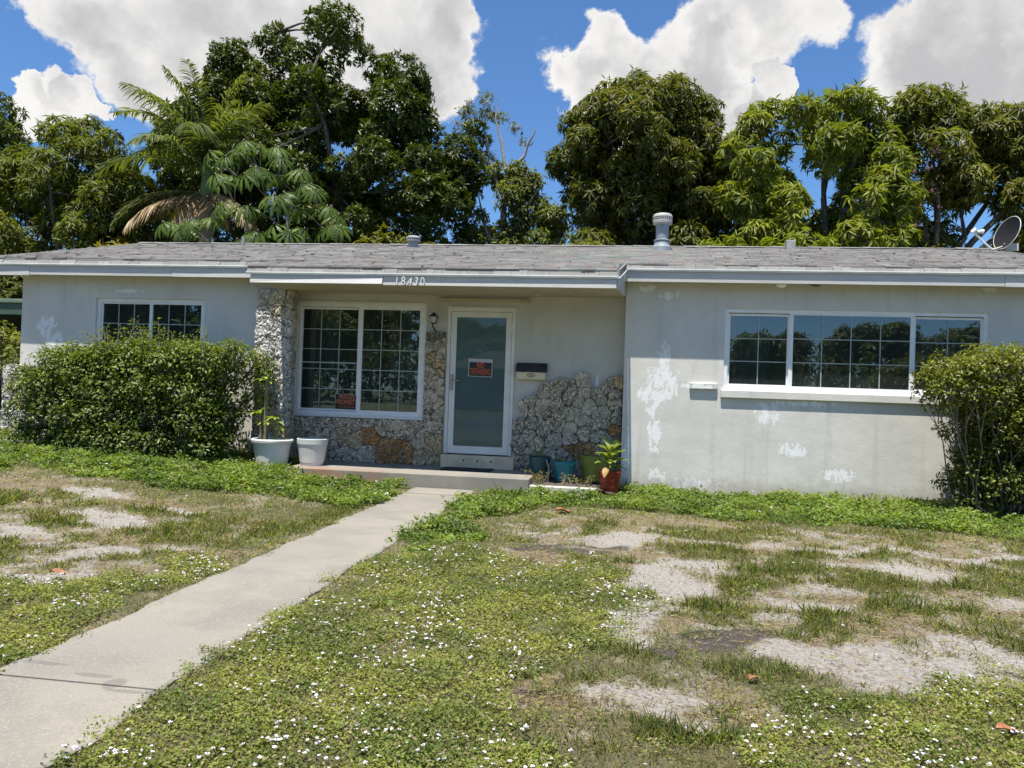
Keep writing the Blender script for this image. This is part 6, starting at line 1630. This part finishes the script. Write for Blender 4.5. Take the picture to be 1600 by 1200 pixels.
# dry thatch and twigs lying flat
def pth(x, y):
    m_ = masks(x, y); return np.clip(.25 + .5 * (m_[2] > 0) * sst(fbm(x + 5, y + 60, .3, 4), .45, .6) + .5 * ell(x, y, [(.15, -7.35, .5, .3), (.6, -7.6, .5, .3)]), 0, 1) * (1 - .85 * m_[5]) * (1 - .9 * (m_[0] > 0))
P = scatter(48000, pth, power=1.4)
x, y = P[:, 0], P[:, 1]; N = len(x)
dist = np.sqrt(x ** 2 * .6 + (y + 10.47) ** 2)
a = NP.uniform(0, 2 * math.pi, N)
D = unit(np.stack([np.cos(a), np.sin(a), NP.normal(.05, .15, N)], 1))
V_, F_ = leaves(np.stack([x, y, zg(x, y) + NP.uniform(.002, .014, N)], 1), D, unit(NP.normal(size=(N, 3)) * .5 + np.array([0, 0, 1.])), NP.uniform(.012, .055, N), NP.uniform(.002, .0036, N) * np.clip(dist / 3.5, 1, 2), bend=.1)
col = np.array((.32, .255, .17)) * NP.uniform(.25, 1.7, (N, 1))
o = fast('dry_thatch', V_, F_, M_grass, None, np.repeat(col, 4, axis=0)); tag(o, 'dry straw and brown dead stems lying between the grass tufts', 'dead grass', kind='stuff')

# white flower heads
def pfl(x, y):
    m_ = masks(x, y); k = fbm(x + 3, y + 3, .35, 3)
    return np.clip((m_[1] > 0) * (.10 + .9 * sst(k, .46, .60)) + (m_[0] > 0) * .02 + .004, 0, 1)
P = scatter(1450, pfl, power=.9)
x, y = P[:, 0], P[:, 1]; N = len(x); nl = 12
dist = np.sqrt(x ** 2 * .6 + (y + 10.47) ** 2)
C = np.stack([x, y, zg(x, y) + NP.uniform(.028, .055, N) + .05 * (masks(x, y)[0] > 0)], 1)
sz = NP.uniform(.0045, .0100, N) * np.clip(.75 + dist * .08, 1, 1.5)
Cc = np.repeat(C, nl, axis=0); S_ = np.repeat(sz, nl)
r = rdir(N * nl); r[:, 2] = np.abs(r[:, 2]) * .6
V_, F_ = leaves(Cc, unit(r), unit(r * .3 + np.array([0, 0, 1.]) + rdir(N * nl) * .4), S_ * NP.uniform(.7, 1.3, N * nl), S_ * .9, bend=-.1, mid=.6)
o = fast('flowers', V_, F_, mat('white_petal', simple((.78, .74, .78), .6, .05, 50)), None); tag(o, 'tiny white flower heads scattered over the creeping weeds', 'flowers', kind='stuff')

bush('hedge', 'long dark hedge added across the street to darken the window reflections', (0, -50, 0), [(x, -50 + .5 * math.sin(x), z, 2.0) for x in np.arange(-75, 60, 3.0) for z in (1.2, 3.0)], (5, .5, .22, .1, (.03, .05, .012), (.08, .11, .03)), 1.6, cat='hedge')  # unseen hedge, added to darken the pale horizon band mirrored in the panes
# trees across the street, only mirrored in the glass
rr = random.Random(9)
LABS = ['behind the left half of the bungalow', 'behind the middle of the bungalow', 'behind the right half of the bungalow', 'low one right of the bungalow', 'far back, right of the bungalow', 'second from the right end of the row', 'rightmost of the row', 'tall one left of the bungalow', 'nearest to the street on the left', 'close to the street, second on the left', 'leftmost of the row', 'low one left of the bungalow']
for lab, (x, yy, h, r0) in zip(LABS, [(-13, -66, 9, 4.5), (-4, -70, 8, 4), (5, -68, 8.5, 4.2), (9, -46, 5.6, 2.6), (14, -68, 9, 4.5), (21, -60, 8, 4), (30, -64, 9, 5), (-24, -60, 11, 5), (-27, -30, 9, 4), (-34, -34, 11, 4.6), (-42, -36, 10, 4.6), (-22, -40, 7, 3.6)]):
    t = empty('street_tree', (x, yy, 0)); tag(t, 'leafy round tree across the street, ' + lab, 'tree', 'trees across the street')
    MB().tube([(0, 0, 0), (.1, 0, h * .55)], [.25, .16], 8).build('trunk', M_bark, t, smooth=True)
    L = [(rr.uniform(-1, 1) * r0 * .7, rr.uniform(-1, 1) * r0 * .5, h * .62 + rr.uniform(-1, 1) * h * .22, r0 * rr.uniform(.3, .5)) for _ in range(16)]
    C, A, cl = lobes_points(L, 4)
    tag(rosettes(C, A, 5, .5, .22, .2, MID0, MID1, 'crown', M_leaf, t, cl=cl, spread=.1), kind='stuff')
